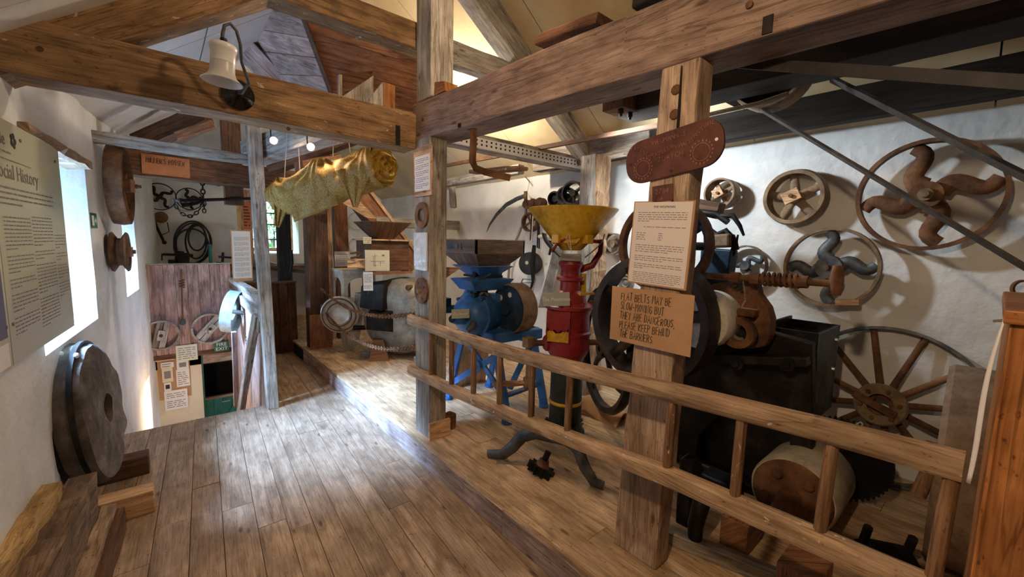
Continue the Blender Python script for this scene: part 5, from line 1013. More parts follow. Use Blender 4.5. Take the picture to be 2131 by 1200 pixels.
# ================================================================ STAIRWELL, BALUSTRADE, FAR WORKSHOP
YBAL = 6.80
bal = thing('balustrade', 'purple-brown boarded balustrade across the far side of the stairwell', 'balustrade', (.27, YBAL, .05))
for i in range(8):
    x = -.215+i*.118; MB().box(x, x+.115, YBAL, YBAL+.025, .06, 1.215+random.uniform(-.003, .003)).build('board', MT['purple'], bal, g=(0, 0, 1), bev=.002)
MB().box(-.22, .74, YBAL+.026, YBAL+.06, 1.10, 1.20).build('rail', MT['redboard'], bal, g=(1, 0, 0)); MB().box(-.22, .74, YBAL-.004, YBAL+.05, 1.218, 1.232).build('cap', MT['oak_pale'], bal, g=(1, 0, 0))
MB().box(-.22, .74, YBAL-.01, YBAL+.1, .0, .06).build('lintel_board', MT['darkbrown'], bal)
sp = thing('stair_partition', 'pale pinkish boarded partition lining the right side of the stairwell', 'partition', (.74, 5.6, -1.2))
n = 16
for i in range(n):
    y = 4.40+i*.15; MB().box(.73, .75, y, y+.147, -1.79, .985).build('board', MT['pinkboard'], sp, g=(0, 0, 1), bev=.002)
MB().beam((.735, 4.37, 1.01), (.735, 6.78, 1.01), .09, .05).build('handrail', MT['oak_pale'], sp, bev=.005)
MB().box(.69, .728, 4.45, 6.7, .80, .90).build('inner_rail', MT['oak_pale'], sp, g=(0, 1, 0))
bb = thing('boarded_barrier', 'dark boarded barrier closing the passage beyond the step', 'barrier', (1.1, 6.3, 0))
for i in range(6): MB().box(.78+i*.108, .884+i*.108, 6.30, 6.325, .0, .97).build('board', MT['darkbrown'], bb, g=(0, 0, 1), bev=.002)
MB().box(.77, 1.43, 6.285, 6.34, .971, 1.0).build('cap', MT['darkbrown'], bb)
def splitpulley(px, py, mt, ang, lab, R_=.195):
    c = at(px, py, Y=YBAL-.04); F = frame(c, (0, -1, 0), roll=ang); t = thing('wooden_pulley', lab, 'pulley', c, 'wooden pulleys on the balustrade')
    MB(F).lathe([(R_-.022, -.035), (R_, -.035), (R_, .035), (R_-.022, .035)], n=44, closed=True).build('rim', MT[mt], t, smooth=40)
    MB(F).box(-R_+.01, R_-.01, -.065, -.004, -.02, .02).build('cross_board', MT[mt], t, g=F.to_3x3() @ V((1, 0, 0)), bev=.003); MB(F).box(-R_+.01, R_-.01, .004, .065, -.02, .02).build('cross_board', MT[mt], t, g=F.to_3x3() @ V((1, 0, 0)), bev=.003)
    MB(F).box(-.065, .065, -.035, .035, .021, .045).build('hub_plate', MT['oak_pale'], t, bev=.003); MB(F).disc((0, 0, .046), (0, 0, 1), .02, .004, 14).build('bore', MT['ink'], t)
splitpulley(335, 697, 'oak_grey', 1.35, 'worn brown wooden pulley at the left of the balustrade', .19); splitpulley(437, 683, 'oak_pale', .85, 'pale grey wooden pulley at the right of the balustrade', .205)
dr = thing('auger_rod', 'iron rod with a coiled middle hanging on the balustrade between the pulleys', 'rod', at(380, 680, Y=YBAL-.03))
MB().cyl(at(377, 560, Y=YBAL-.03), at(380, 665, Y=YBAL-.03), .008, n=8).build('rod', MT['rust'], dr); a, b = at(378, 582, Y=YBAL-.03), at(379, 598, Y=YBAL-.03)
MB().tube([a.lerp(b, i/36)+V((.025*math.cos(i*.52), .015*math.sin(i*.52), 0)) for i in range(37)], .008, 6).build('coil', MT['rust'], dr, smooth=60); MB().ball(at(380, 670, Y=YBAL-.04), .035, 10, (1, .5, 1.2)).build('end_boss', MT['irongrey'], dr, smooth=60)
# notices of the lower store
ys = YL-.012
def pcard(name, label, x0, y0, x1, y1, Y, mat, n=(0, -1, 0), rows=0, ink='inkgrey', th=.004, cat='notice', roll=0, margin=.1, seed=1, parent=None):
    a, b = at(x0, y0, Y=Y), at(x1, y1, Y=Y); F = frame((a+b)/2, n, roll=roll); w_, h_ = abs(b.x-a.x)/max(.3, abs(V(n).normalized().y)), abs(b.z-a.z)
    t = card(name, label, F, w_, h_, MT[mat], th, cat)
    if rows: para(F, [(-w_/2+w_*margin, w_/2-w_*margin*(1 if random.Random(i+seed).random() > .25 else 3), h_*(.5-margin)-h_*(1-2*margin)*(i+.8)/rows, h_*(1-2*margin)/rows) for i in range(rows) if random.Random(i*3+seed).random() > .12], MT[ink], t.children[0], seed, .45)
    return t, F, w_, h_
nb = pcard('notice_board', 'brown hessian notice board on the cream wall below the balustrade', 326, 748, 399, 822, ys, 'card', th=.012)[0]
for k, (x0, y0, x1, y1, mt, rw, lab) in enumerate(((334, 755, 362, 763, 'paper', 2, 'small white strip notice at the top of the notice board'), (367, 751, 393, 766, 'paper', 0, 'small drawing pinned at the top right of the notice board'), (336, 766, 361, 793, 'papercream', 0, 'cream leaflet with a cart picture on the notice board'), (366, 770, 396, 801, 'paper', 7, 'white typed sheet on the right of the notice board'), (341, 797, 357, 812, 'paper', 0, 'small photograph card at the lower left of the notice board'), (341, 815, 392, 846, 'paper', 8, 'wide white typed sheet hanging below the notice board'))):
    t, F, w_, h_ = pcard('pinned_sheet', lab, x0, y0, x1, y1, ys-.014-.002*k, mt, rows=rw, seed=k, th=.002)
    if k in (1, 2, 4): MB(F).box(-w_*.3, w_*.3, -h_*.25, h_*.25, 0, .001).build('picture', MT['inkgrey' if k != 4 else 'ink'], t.children[0])
pcard('store_notice', 'pale green paper notice under the right balustrade pulley', 365, 720, 412, 747, YBAL-.025, 'papergreen2' if 'papergreen2' in MT else 'papercream', rows=6, seed=12)
pcard('store_notice', 'torn whitish paper strip above the notice board', 318, 733, 362, 748, YBAL+.10, 'papercream')
t, F, w_, h_ = pcard('fire_exit_sign', 'green FIRE EXIT sign above the dark doorway', 445, 712, 477, 728, YBAL-.03, 'greensign')
flat_text('FIRE', h_*.5, F @ M.Translation((0, h_*.04, .001)), MT['paper'], 'lettering', t.children[0], 'CENTER'); flat_text('EXIT', h_*.5, F @ M.Translation((0, -h_*.42, .001)), MT['paper'], 'lettering', t.children[0], 'CENTER')
pcard('dark_tag', 'thin dark tag on the left edge of the lower wall', 311, 755, 316, 800, ys, 'ink')
gd = thing('half_door', 'dark green half door in the lower doorway', 'door', (.57, YL+.02, -1.8))
zt = at(455, 828, Y=YL).z
for i in range(4): MB().box(.365+i*.105, .467+i*.105, YL+.02, YL+.05, -1.78, zt).build('plank', MT['greendoor'], gd, g=(0, 0, 1), bev=.002)
MB().beam((.38, YL+.012, -1.5), (.76, YL+.012, zt-.12), .09, .016, up=(0, 1, 0)).build('brace', MT['greendoor'], gd); MB().box(.36, .79, YL+.0, YL+.055, zt, zt+.03).build('top_rail', MT['rung'], gd); MB().box(.56, .66, YL-.004, YL+.006, zt-.07, zt-.055).build('latch', MT['steel'], gd)
struct(MB().box(.355, .375, YL-.01, YL+.06, -1.8, -.0).build('trim_3', MT['greendoor']))
# winding gear on the partition and struts
wd = thing('winding_gear', 'winding gear with pale teal wheel and cogs on the stairwell partition', 'gear', (.6, 5.3, .3)); ax_ = V((.92, -.38, -.18)).normalized(); wc = at(484, 648, Y=5.9); F = frame(wc, -ax_)
MB(F).lathe([(.235, -.06), (.25, -.06), (.25, .06), (.235, .06), (.235, .01), (.10, .01), (.10, -.01), (.235, -.01)], n=40, closed=True).build('teal_wheel', MT['tealmetal'], wd, smooth=40)
e = wc+ax_*.42; MB().cyl(wc-ax_*.05, e, .026, n=12).build('axle', MT['greymill'], wd, smooth=60); gear('', '', wc+ax_*.2, ax_, .095, .05, 14, MT['iron'], .05, root=wd)
MB().lathe([(0, -.03), (.07, -.03), (.075, 0), (.06, .03), (0, .03)], wc+ax_*.36, ax_, 20).build('bearing', MT['irongrey'], wd, smooth=40)
g2 = gear('', '', wc+ax_*.2+V((0, .0, -.27)), V((.9, -.4, 0)), .17, .05, 26, MT['iron'], .06, root=wd)
MB().beam(wc+ax_*.2+V((.05, 0, -.1)), wc+ax_*.2+V((.04, .05, -.62)), .09, .05).build('bracket', MT['pinkboard'], wd)
tim('strut', at(534, 655, Y=4.62), at(500, 862, Y=5.15), .06, .075, 'oak_pale', 'long pale diagonal strut leaning against the stairwell partition', 4)
tim('strut', at(548, 600, Y=4.45), at(540, 690, Y=4.6), .05, .06, 'oak_grey', 'short upright strut beside the leaning prop', 3)
tim('strut', at(487, 690, Y=5.5), at(492, 845, Y=5.6), .05, .05, 'pinkboard', 'short dark-edged strut below the winding gear', 3)
# sheet by the partition
t, F, w_, h_ = pcard('history_sheet', 'tall typed sheet on brown backing at the stairwell corner', 479, 478, 527, 584, 5.82, 'card'); p2 = MB(F).box(-w_*.45, w_*.45, -h_*.44, h_*.48, 0, .002).build('sheet', MT['paper'], t)
para(F @ M.Translation((0, 0, .0022)), [r for k in range(8) for r in lines(-w_*.36, w_*.36, h_*(.36-.1*k), 5, h_*.016)], MT['inkgrey'], t.children[0], 5)
t, F, w_, h_ = pcard('posser_sign', "orange cardboard sign lettered MILLER'S POSSER on the dark cross beam", 293, 319, 396, 370, 5.57, 'cardorange' if 'cardorange' in MT else 'card', roll=-.02)
handwrite(["MILLER'S POSSER"], F @ M.Translation((-w_*.42, h_*.08, 0)), h_*.26, .1, MT['ink'], t.children[0], .62, r=.0028)
# posser on a chain
ps = thing('posser', 'black iron posser rod hanging on a chain from the dark cross beam', 'posser', at(450, 425, Y=5.68)); mb = MB(); chain(mb, at(421, 376, Y=5.68), at(423, 412, Y=5.68), 0, .06, .007); mb.build('chain', MT['iron'], ps)['kind'] = 'stuff'
mb = MB(); chain(mb, at(425, 420, Y=5.66), at(425, 442, Y=5.66), 0, .05, .006); mb.build('chain_end', MT['iron'], ps)['kind'] = 'stuff'
MB().tube([at(362, 417, Y=5.68), at(425, 416, Y=5.68), at(545, 412, Y=5.68)], [.016, .018, .015], 8).build('rod', MT['iron'], ps, smooth=60); MB().cyl(at(480, 414, Y=5.67), at(500, 413, Y=5.67), .024, n=8).build('collar', MT['iron'], ps)
for k in range(4): MB().tube([at(360+k*4, 414, Y=5.68-.02*k), at(380, 424+k*2, Y=5.64), at(410, 421+k, Y=5.64), at(424, 416, Y=5.66)], .009, 6).build('claw', MT['iron'], ps, smooth=60)
mb = MB(); chain(mb, at(362, 425, Y=5.66), at(424, 420, Y=5.66), .14, .05, .006); mb.build('swag_chain', MT['iron'], ps)['kind'] = 'stuff'
# far wall
ND = (0, -1, 0)
wheel('fan_wheel', 'black wheel with four curved spokes on the far wall, leftmost', at(332, 409, Y=8.2), ND, .20, .03, .014, 4, 's', .035, MT['iron'], .04, None, .022, .13, roll=.6)
wheel('fan_wheel', 'smaller black wheel with curved spokes on the far wall beside the posser', at(394, 414, Y=8.2), ND, .17, .03, .014, 4, 's', .035, MT['iron'], .04, None, .022, .13, roll=.3)
pt = thing('pump_lever', 'black jointed lever tool hanging below the far wall wheels', 'lever', at(335, 505, Y=8.22)); MB().tube([at(313, 428, Y=8.22), at(325, 470, Y=8.22), at(342, 505, Y=8.22)], .018, 6).build('bar', MT['iron'], pt); MB(frame(at(335, 452, Y=8.2), ND)).disc((0, 0, 0), (0, 0, 1), .085, .04, 20).build('disc', MT['rust'], pt, smooth=40)
MB().tube([at(348, 462, Y=8.2), at(352, 482, Y=8.2), at(338, 488, Y=8.2)], .006, 6).build('link_rod', MT['iron'], pt); MB().ball(at(342, 504, Y=8.2), .03, 8).build('weight', MT['iron'], pt)
hs = thing('hose_coil', 'coil of black hose hanging on the far wall above the bench', 'hose', at(400, 545, Y=8.22))
for i, (px, py, rx, ry) in enumerate(((400, 504, 38, 44), (403, 506, 37, 42), (408, 502, 22, 36), (398, 512, 36, 36), (410, 495, 18, 26))):
    MB().tube([at(px+rx*math.cos(k*PI/16), py+ry*math.sin(k*PI/16), Y=8.2-.012*i) for k in range(32)], .012, 6, closed=True).build('loop', MT['strap'], hs, smooth=60)
one(MB(frame(at(454, 380, Y=8.2), ND)).lathe(rimprof(.055, .03, .012), n=24, closed=True), 'iron_hoop', MT['iron'], 'small black hoop high on the far wall', 'hoop', smooth=40)
wt = thing('workbench', 'dark workbench against the far wall behind the balustrade', 'bench', (.9, 7.9, 0)); MB().box(.0, 2.2, 7.55, 8.2, 1.07, 1.13).build('top', MT['darkbrown'], wt)
for x in (.1, 2.1): MB().box(x-.04, x+.04, 7.6, 7.68, 0, 1.07).build('leg', MT['darkbrown'], wt); MB().box(x-.04, x+.04, 8.1, 8.18, 0, 1.07).build('leg', MT['darkbrown'], wt)
vi = thing('bench_vise', 'black iron bench vise at the left of the workbench', 'vise', at(370, 548, Y=7.75)); q = lambda x, y, Y=7.75: at(x, y, Y=Y)
MB().beam(q(350, 545), q(390, 545), .10, .07).build('base', MT['iron'], vi); MB().beam(q(372, 548), q(374, 522), .10, .10).build('jaw', MT['iron'], vi, bev=.01); MB().beam(q(385, 548), q(388, 526), .09, .08).build('jaw', MT['iron'], vi, bev=.01); MB().cyl(q(338, 529), q(402, 531), .018, n=8).build('screw', MT['iron'], vi); MB().cyl(q(337, 528), q(337, 542), .008, n=6).build('tommy_bar', MT['iron'], vi)
one(MB().cyl(at(439, 549, Y=7.7), at(436, 508, Y=7.7), .022, n=12), 'teal_tube', plain('tube_teal', (.03, .36, .34), .35), 'upright teal tube on the workbench', 'tube', smooth=60)
lt = thing('bench_lathe', 'grey bench lathe at the right of the workbench behind the prop', 'lathe', at(500, 560, Y=7.7)); q = lambda x, y, Y=7.7: at(x, y, Y=Y)
MB().beam(q(450, 548), q(640, 566), .12, .05).build('bed', MT['irongrey'], lt); MB().cyl(q(530, 545), q(600, 560), .06, n=14).build('drum', MT['greymill'], lt, smooth=60); MB().beam(q(455, 534), q(500, 537), .05, .03).build('slide', MT['bluedark'], lt); MB().cyl(q(463, 545), q(464, 525), .018, n=8).build('handwheel_post', MT['bluedark'], lt); MB().beam(q(540, 560), q(545, 520), .10, .09).build('headstock', MT['iron'], lt)
one(MB().box(1.07, 1.22, 8.18, 8.24, 1.13, 2.36), 'window_stud', MT['ply'], 'pale upright stud in front of the far window', 'post')
pcard('orange_poster', 'narrow orange poster on the stud at the far window', 504, 420, 523, 477, 8.177, 'orangep' if 'orangep' in MT else 'card', rows=7, ink='ink', seed=3)
one(MB().tube([at(606, 520, Y=6.435), at(608, 545, Y=6.435), at(604, 568, Y=6.435)], .02, 8), 'door_iron', MT['iron'], 'black iron fastening beside the dark narrow post', 'fastening', smooth=60)
# ================================================================ GREY STONE MILL, CHUTE, SEPARATOR
gm = thing('drum_mill', 'big worn grey iron drum mill with wooden hopper behind the grey post', 'mill', (2.15, 4.75, ZP)); ax_ = V((-.80, -.60, 0)).normalized(); gc = V((2.26, 4.72, ZP+.50))
MB().lathe([(0, -.30), (.40, -.30), (.455, -.24), (.47, -.1), (.47, .0), (.455, .02), (.455, .05), (.47, .07), (.45, .16), (.38, .24), (.26, .27), (0, .27)], gc, ax_, 56).build('drum', MT['greymill'], gm, smooth=40)
F = frame(gc, ax_)
MB(F).hexa([(-.30, -.16, .24), (.02, -.16, .26), (.02, .10, .26), (-.30, .10, .24)], [(-.26, -.12, .40), (-.04, -.12, .40), (-.04, .06, .40), (-.26, .06, .40)]).build('inlet_box', MT['iron'], gm, bev=.01)
MB(F).hexa([(-.42, .12, .12), (-.05, .12, .24), (-.05, .46, .16), (-.42, .40, .05)], [(-.46, .10, .22), (-.08, .10, .36), (-.08, .42, .30), (-.46, .36, .18)]).build('side_hood', MT['iron'], gm, bev=.01)
for a, r_ in ((.3, .43), (1.1, .42), (5.4, .44), (2.4, .42)): MB(F).cyl((r_*math.cos(a), r_*math.sin(a), .16), (r_*math.cos(a), r_*math.sin(a), .24), .032, n=8).build('clamp_bolt', MT['rust'], gm, smooth=40)
for s_ in (-1, 1): MB().beam(gc+V((.60*s_*.35, -.8*s_*.35, -.47))+ax_*.30, gc+V((.60*s_*.35, -.8*s_*.35, -.47))-ax_*.32, .12, .10).build('foot', MT['greymill'], gm, bev=.01)
MB().hexa([(1.80, 4.66, ZP), (2.0, 4.55, ZP), (2.05, 4.66, ZP), (1.85, 4.77, ZP)], [(1.86, 4.68, .42), (1.96, 4.62, .42), (2.0, 4.70, .42), (1.9, 4.76, .42)]).build('wood_chock', MT['redboard'], gm)
# wooden hopper above it
hc = V((2.12, 4.98, 0)); frust(MB(), hc.x, hc.y, .10, 1.60, .26, 1.80, .015).build('hopper', MT['darkbrown'], gm); frust(MB(), hc.x, hc.y, .24, 1.22, .24, 1.58).build('hopper_box', MT['darkbrown'], gm, bev=.004); MB().box(hc.x-.28, hc.x+.28, hc.y-.28, hc.y+.28, 1.582, 1.60).build('hopper_shelf', MT['ply'], gm); MB().box(hc.x-.32, hc.x+.22, hc.y-.36, hc.y-.25, 1.19, 1.215).build('front_shelf', MT['redboard'], gm)
pcard('drawing_card', 'cream card with a machine drawing on the drum mill hopper', 762, 520, 808, 563, 4.68, 'papercream', (-.3, -1, 0)); dcard = bpy.data.objects['drawing_card']; F = frame(ORG['drawing_card'], (-.3, -1, 0)) @ M.Translation((0, 0, .001)); mb = MB(F)
for x0, x1, y0, y1 in ((-.08, .08, -.012, -.006), (-.03, -.026, -.07, .08), (-.06, -.0, .05, .054), (.03, .034, -.06, -.01), (.05, .08, .05, .07), (-.05, -.01, -.06, -.056), (-.045, -.041, -.06, .05), (.02, .08, -.03, -.027)): mb.box(x0, x1, y0, y1, 0, .0006)
mb.build('ink_drawing', MT['inkgrey'], dcard.children[0])['kind'] = 'stuff'
pcard('typed_note', 'narrow white typed note below the drawing card', 757, 566, 775, 604, 4.55, 'paper', (-.4, -1, 0), 12, seed=7); pcard('typed_note', 'grey typed note on the post left of the drawing card', 696, 523, 727, 554, 5.993, 'paper', rows=12, seed=8); pcard('small_card', 'small blank cream card above the drawing card', 756, 493, 773, 507, 4.69, 'papercream', rows=3, seed=9)
sbx = thing('sample_tray', 'small wooden tray with looped handle beside the drawing card', 'tray', at(748, 550, Y=4.8)); MB(frame(at(746, 545, Y=4.8), (-.3, -.8, .8))).box(-.12, .08, -.08, .05, -.02, 0).build('tray', MT['ply'], sbx); MB(frame(at(745, 538, Y=4.78), (-.3, -.8, .5))).tube([(-.08, .05, .03), (0, .06, .05), (.03, .03, .05), (0, 0, .05), (-.08, -.01, .03)], .012, 8).build('handle', MT['rust'], sbx, smooth=60)
# chute
ch = thing('grain_chute', 'wooden grain chute sloping down past the velvet roll towards the grey post', 'chute', at(860, 560, Y=5.3)); c0, c1 = at(728, 388, Y=5.55), at(858, 556, Y=5.4); d = (c1-c0).normalized(); s = d.cross(V((0, 1, 0))).normalized(); s = s if s.z > 0 else -s
MB().beam(c0+V((0, -.1, 0)), c1+V((0, -.1, 0)), .02, .22, up=s).build('side_board', MT['redboard'], ch); MB().beam(c0+V((0, .16, 0)), c1+V((0, .16, 0)), .02, .22, up=s).build('side_board', MT['redboard'], ch); MB().beam(c0+V((0, .03, 0))-s*.1, c1+V((0, .03, 0))-s*.1, .24, .02, up=s).build('floor_board', MT['darkbrown'], ch); MB().beam(c0+V((.02, -.12, 0))+s*.12, c1+V((.02, -.12, 0))+s*.12, .05, .04, up=s).build('edge_strip', MT['ply'], ch)
A = [at(*p, Y=5.2) for p in ((702, 415), (738, 408), (785, 455), (762, 452))]; MB().hexa(A, [p+V((0, .02, 0)) for p in A]).build('apron', MT['ply'], ch)
# separator
se = thing('separator', 'pale cream cast separator with arched openings and round fan end', 'machine', (1.9, 5.35, ZP)); S0 = V((1.78, 5.25, 0))
def arch(mb, x0, x1, z0, z1, t_, n=10):
    xm = (x0+x1)/2; r = (x1-x0)/2; o_ = [(x0, z0)]+[(xm-r*math.cos(PI*k/n), z1-r*.7+r*.7*math.sin(PI*k/n)) for k in range(n+1)]+[(x1, z0)]
    return o_
for (a, b) in (((1.74, 5.30), (2.14, 5.30)), ((1.74, 5.30), (1.74, 5.70)), ((2.14, 5.30), (2.14, 5.70))):
    a, b = V((*a, 0)), V((*b, 0)); L_ = (b-a).length; dd = (b-a).normalized(); nn = V((dd.y, -dd.x, 0)); mm = M((dd, V((0, 0, 1)), nn)).transposed().to_4x4(); mm.translation = a
    i_ = arch(None, .05, L_-.05, .80, 1.10, 0); o_ = [(0, .80), (0, 1.16), (L_, 1.16), (L_, .80)]
    mb = MB(mm); pl = o_[:1]+o_[1:3]+o_[3:]+i_[::-1]; mb.prism(pl, .03, -.015).build('arched_panel', MT['porcelain'], se)
MB().box(1.72, 2.16, 5.27, 5.72, 1.16, 1.20).build('top', MT['porcelain'], se, bev=.005); MB().box(1.74, 2.14, 5.30, 5.70, .68, .80).build('hearth', MT['porcelain'], se, bev=.005); MB().hexa([(1.80, 5.32, ZP), (1.92, 5.32, ZP), (1.92, 5.6, ZP), (1.80, 5.6, ZP)], [(1.76, 5.32, .68), (2.0, 5.32, .68), (2.0, 5.6, .68), (1.76, 5.6, .68)]).build('pedestal', MT['porcelain'], se, bev=.005)
F = frame((1.66, 5.22, .66), (-.55, -.85, 0)); MB(F).lathe([(.0, -.06), (.22, -.06), (.23, 0), (.215, .02), (.19, .0), (.17, .02), (.15, .0), (.12, .02), (.09, .0), (0, .01)], n=40).build('fan_end', MT['porcelain'], se, smooth=30)
for r_ in (.20, .145): MB(F).lathe([(r_-.006, .018), (r_+.006, .018), (r_+.006, .026), (r_-.006, .026)], n=40, closed=True).build('rust_ring', MT['rust'], se, smooth=30)
MB().box(1.86, 2.10, 5.02, 5.26, .70, .92).build('gear_box', MT['oak_grey'], se, bev=.01); MB().cyl((1.78, 5.1, .50), (2.0, 5.0, .50), .03, n=10).build('cross_shaft', MT['iron'], se)
# chains between the mill post and the grey post
for (p, q_, sag, lab) in ((at(668, 600, Y=5.55), at(865, 652, X=1.42), .14, 'upper chain swagged from the dark mill post to the grey post'), (at(668, 635, Y=5.55), at(865, 722, X=1.42), .20, 'lower chain swagged from the dark mill post to the grey post')):
    mb = MB(); chain(mb, p, q_, sag, .05, .0055); one(mb, 'barrier_chain', MT['rust'], lab, 'chain', weld=False)
A = [at(924, 556, Y=2.7), at(961, 556, Y=2.7), at(926, 580, Y=2.7)]
one(MB().add([tuple(p) for p in A]+[tuple(p+V((0, .03, 0))) for p in A], [(0, 1, 2), (5, 4, 3), (0, 3, 4, 1), (1, 4, 5, 2), (2, 5, 3, 0)]), 'hopper_corner', MT['ply'], 'pale corner of another hopper, built against the right side of the grey post', 'bracket')  # corner of a hopper behind, built as a bracket added to the post
for px, py, r_, lab in ((705, 470, .2, 'widest pale bentwood hoop on the far wall, left of the brown post'), (742, 460, .17, 'pale bentwood hoop on the far wall right behind the brown post'), (775, 470, .16, 'rightmost pale bentwood hoop on the far wall behind the chute'), (742, 512, .15, 'lowest pale bentwood hoop on the far wall behind the sample tray')):
    one(MB(frame(at(px, py, Y=8.24), (0, -1, 0))).lathe(rimprof(r_, .03, .012), n=32, closed=True), 'bentwood_hoop', MT['string'], lab, 'hoop', 'bentwood hoops on the far wall', smooth=40)
# ================================================================ SIGNS ON THE POSTS
# grey post
F, w_, h_ = quadframe(at(856, 313, X=1.395), at(903, 310, X=1.395), at(856, 418, X=1.395), NW)
w_, h_ = .22, .33; F = frame((1.395, 2.60, 2.065), NW); ct = card('post_notice', 'blue-lettered notice on tan card at the top of the grey post', F, .25, h_, MT['ply'], .008, 'notice'); pb = MB(F).box(-.105, .105, -.13, .105, 0, .002).build('sheet', MT['paper'], ct)
para(F @ M.Translation((0, 0, .0022)), [r for k in range(5) for r in lines(-.09, .09, .08-.042*k, 3, .012)], MT['inkblue'], ct.children[0], 6)
F = frame((1.398, 2.615, 1.77), NW); rg = thing('iron_washer', 'rusty iron ring hung on the grey post below the notice', 'ring', F.translation); MB(F).lathe([(.045, -.004), (.088, -.008), (.09, .008), (.045, .008)], n=36, closed=True).build('ring', MT['rust'], rg, smooth=40)
F = frame((1.399, 2.635, 1.52), NW); fp = card('plastic_sleeve', 'crinkled plastic sleeve with a faded sheet on the grey post', F, .185, .26, MT['paper'], .004, 'notice')
gl = plain('plastic_film', (.72, .74, .76), .12); mb = MB(F); mb.grid(lambda u, v: (-.094+.188*u, -.132+.264*v, .004+.004*noise.noise(V((u*7, v*9, 2)))), 16, 20); mb.build('film', gl, fp, smooth=80); flat_text('Notes', .018, F @ M.Translation((0, .09, .01)), MT['inkgrey'], 'lettering', fp.children[0], 'CENTER') if False else None
F = frame((1.397, 2.62, 1.245), NW); dk = thing('iron_disc', 'rusty iron disc with a nut on the grey post', 'disc', F.translation); MB(F).lathe([(0, -.005), (.09, -.005), (.092, .008), (0, .012)], n=36).build('plate', MT['rust'], dk, smooth=40); MB(F).cyl((0, 0, .01), (0, 0, .03), .02, n=6).build('nut', MT['rustlight'], dk)
for k in range(4): a = k*PI/2+.5; MB(F).disc((.06*math.cos(a), .06*math.sin(a), .0105), (0, 0, 1), .008, .0015, 10).build('rivet', MT['iron'], dk)
# hewn post: name plate, number plate, typed sheet, handwritten warning
def posts(z): return 1.59-(z-ZP)*.06/2.115
F = frame((posts(1.95)-.014, .862, 1.955), NW, roll=.13); np_ = thing('maker_plate', "red-brown cast plate lettered WEGMANN'S PATENT PORZELLAN WALZENSTUHL ZÜRICH on the hewn post", 'plate', F.translation)
def stadium(w, h, r, n=8): return [(cx_+r*math.cos(a0+PI/2*i/n), cy_+r*math.sin(a0+PI/2*i/n)) for cx_, cy_, a0 in ((w/2-r, h/2-r, 0), (-w/2+r, h/2-r, PI/2), (-w/2+r, -h/2+r, PI), (w/2-r, -h/2+r, 3*PI/2)) for i in range(n+1)]
pm = metal('iron_red_brown', [(.07, .022, .014), (.11, .038, .024), (.14, .05, .033)], .6, .1); pmh = metal('iron_red_brown_relief', [(.20, .085, .06), (.26, .115, .085), (.30, .14, .105)], .6, .1)
MB(F).prism(stadium(.40, .172, .075), .014, -.012).build('plate', pm, np_, bev=.003)
def arctext(s, cx_, cy_, r, a0, da, size, flip=1):
    for i, chh in enumerate(s):
        a = a0-da*i*flip
        if chh != ' ': flat_text(chh, size, F @ M.Translation((cx_+r*math.cos(a), cy_+r*math.sin(a), .003)) @ M.Rotation(a-PI/2 if flip > 0 else a+PI/2, 4, 'Z'), pmh, 'letter', np_.children[0], 'CENTER', 1, .0016)
def wavetext(s, x0, x1, fy, size):
    n = len(s)
    for i, chh in enumerate(s):
        x = x0+(x1-x0)*i/(n-1); sl_ = (fy(x+.002)-fy(x-.002))/.004
        if chh != ' ': flat_text(chh, size, F @ M.Translation((x, fy(x), .003)) @ M.Rotation(math.atan(sl_), 4, 'Z'), pmh, 'letter', np_.children[0], 'CENTER', .9, .0016)
wavetext("WEGMANN'S", -.062, .062, lambda x: .048, .026); wavetext('PATENT-PORZELLAN-WALZENSTUHL', -.165, .168, lambda x: .022-.022*math.cos(x*19+.2)+.012*math.cos(x*38), .023); wavetext('ZÜRICH', -.045, .045, lambda x: -.022, .027)
for cx_ in (-.12, .12):
    MB(F).lathe([(.03, .002), (.033, .002), (.033, .0045), (.03, .0045)], (cx_, -.03, 0), n=24, closed=True).build('seal_ring', pmh, np_)
    mb = MB(F)
    for k in range(18): a = 2*PI*k/18; mb.box(cx_+.041*math.cos(a)-.003, cx_+.041*math.cos(a)+.003, -.03+.041*math.sin(a)-.004, -.03+.041*math.sin(a)+.004, .002, .004)
    mb.build('seal_lettering', pmh, np_)['kind'] = 'stuff'
for x, y in ((-.175, .0), (.175, .0), (0, -.07)): MB(F).disc((x, y, .0022), (0, 0, 1), .006, .0006, 12).build('screw_hole', MT['paper'] if x > 0 else MT['ink'], np_)
F = frame((posts(1.80)-.008, .893, 1.805), NW, roll=.06); nu = thing('number_plate', 'small red-brown cast plate numbered 2784 A on the hewn post', 'plate', F.translation); MB(F).box(-.045, .045, -.034, .034, -.008, 0).build('plate', pm, nu, bev=.003); flat_text('2784', .03, F @ M.Translation((0, .0, .0)), pmh, 'lettering', nu.children[0], 'CENTER', 1, .002); flat_text('A', .02, F @ M.Translation((0, -.026, .0)), pmh, 'lettering', nu.children[0], 'CENTER', 1, .002)
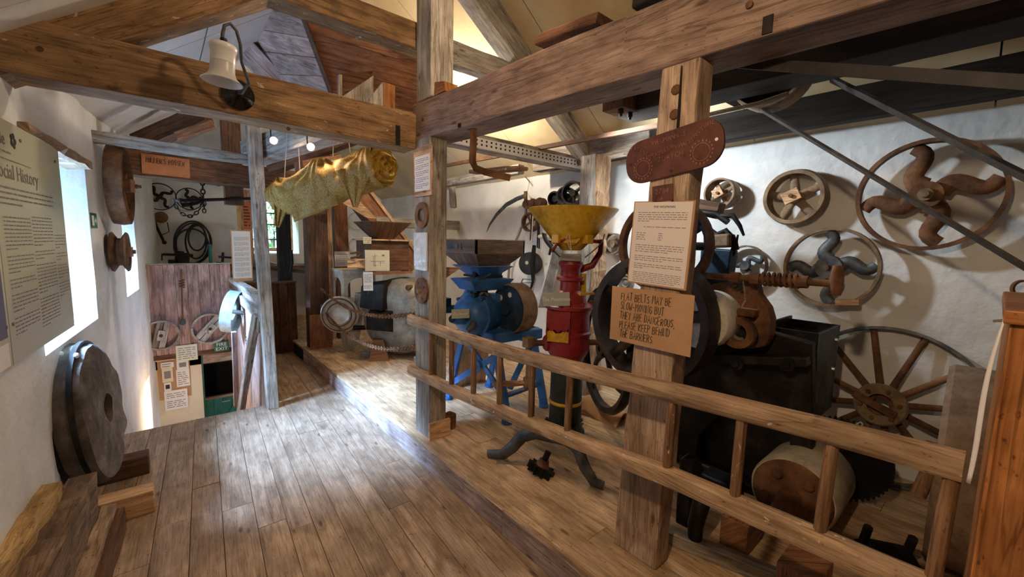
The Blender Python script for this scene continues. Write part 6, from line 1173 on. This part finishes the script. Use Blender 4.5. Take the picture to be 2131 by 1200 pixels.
# typed sheet
X_ = 1.535; a, b, c_ = at(1322, 421, X=X_), at(1443, 419, X=X_), at(1308, 584, X=X_); F, w_, h_ = quadframe(a, b, c_, NW); F.translation = (at(1443, 419, X=X_)+at(1308, 584, X=X_))/2
ty = thing('wegmann_sheet', 'typed sheet headed THE WEGMANN fixed to the hewn post', 'notice', F.translation); MB(F).box(-w_/2-.006, w_/2+.008, -h_/2-.006, h_/2+.004, -.009, -.001).build('backing', MT['card'], ty); pp = MB(F).box(-w_/2, w_/2, -h_/2, h_/2, -.001, .001).build('sheet', MT['paperpink'], ty)
flat_text('THE WEGMANN.', h_*.038, F @ M.Translation((.01, h_*.43, .0012)), MT['ink'], 'heading', pp, 'CENTER'); L0, L1 = -w_*.42, w_*.43; lh = h_*.026
rows = lines(L0, L1, h_*.37, 5, lh, .25)+lines(L0+.03, L1, h_*.195, 1, lh, 1)+[r for k in range(4) for r in ((L0, L0+w_*.17, h_*.12-k*lh, lh), (L0+w_*.40, L0+w_*.48, h_*.12-k*lh, lh))]+lines(L0, L1, -h_*.03, 4, lh, .7)+lines(L0, L1, -h_*.165, 3, lh, .6)+lines(L0, L1, -h_*.265, 3, lh, .2)+lines(L0, L1, -h_*.37, 6, lh*.85, .9)
para(F, rows, MT['inkgrey'], pp, 8, .42)
for x in (-.035, .04): MB(F).ball((x, h_/2+.006, .002), .006, 8).build('pin', MT['rust'], ty)
# handwritten warning
X_ = 1.525; a, b, c_ = at(1276, 599, X=X_), at(1448, 620, X=X_), at(1268, 698, X=X_); F, w_, h_ = quadframe(a, b, c_, NW); F.translation = (at(1276, 599, X=X_)+at(1434, 738, X=X_))/2
wn_ = thing('warning_sign', 'cardboard sign handwritten FLAT BELTS MAY BE SLOW-MOVING on the hewn post', 'sign', F.translation); h_ *= 1.1
bd = MB(F).box(-w_/2, w_/2, -h_/2, h_/2, -.003, 0).build('board', MT['card'], wn_)
handwrite(['FLAT BELTS MAY BE', 'SLOW-MOVING BUT', 'THEY ARE DANGEROUS,', 'PLEASE KEEP BEHIND', 'THE BARRIERS.'], F @ M.Translation((-w_*.37, h_*.27, 0)), h_*.135, h_*.172, MT['ink'], bd, .60, r=.0015)
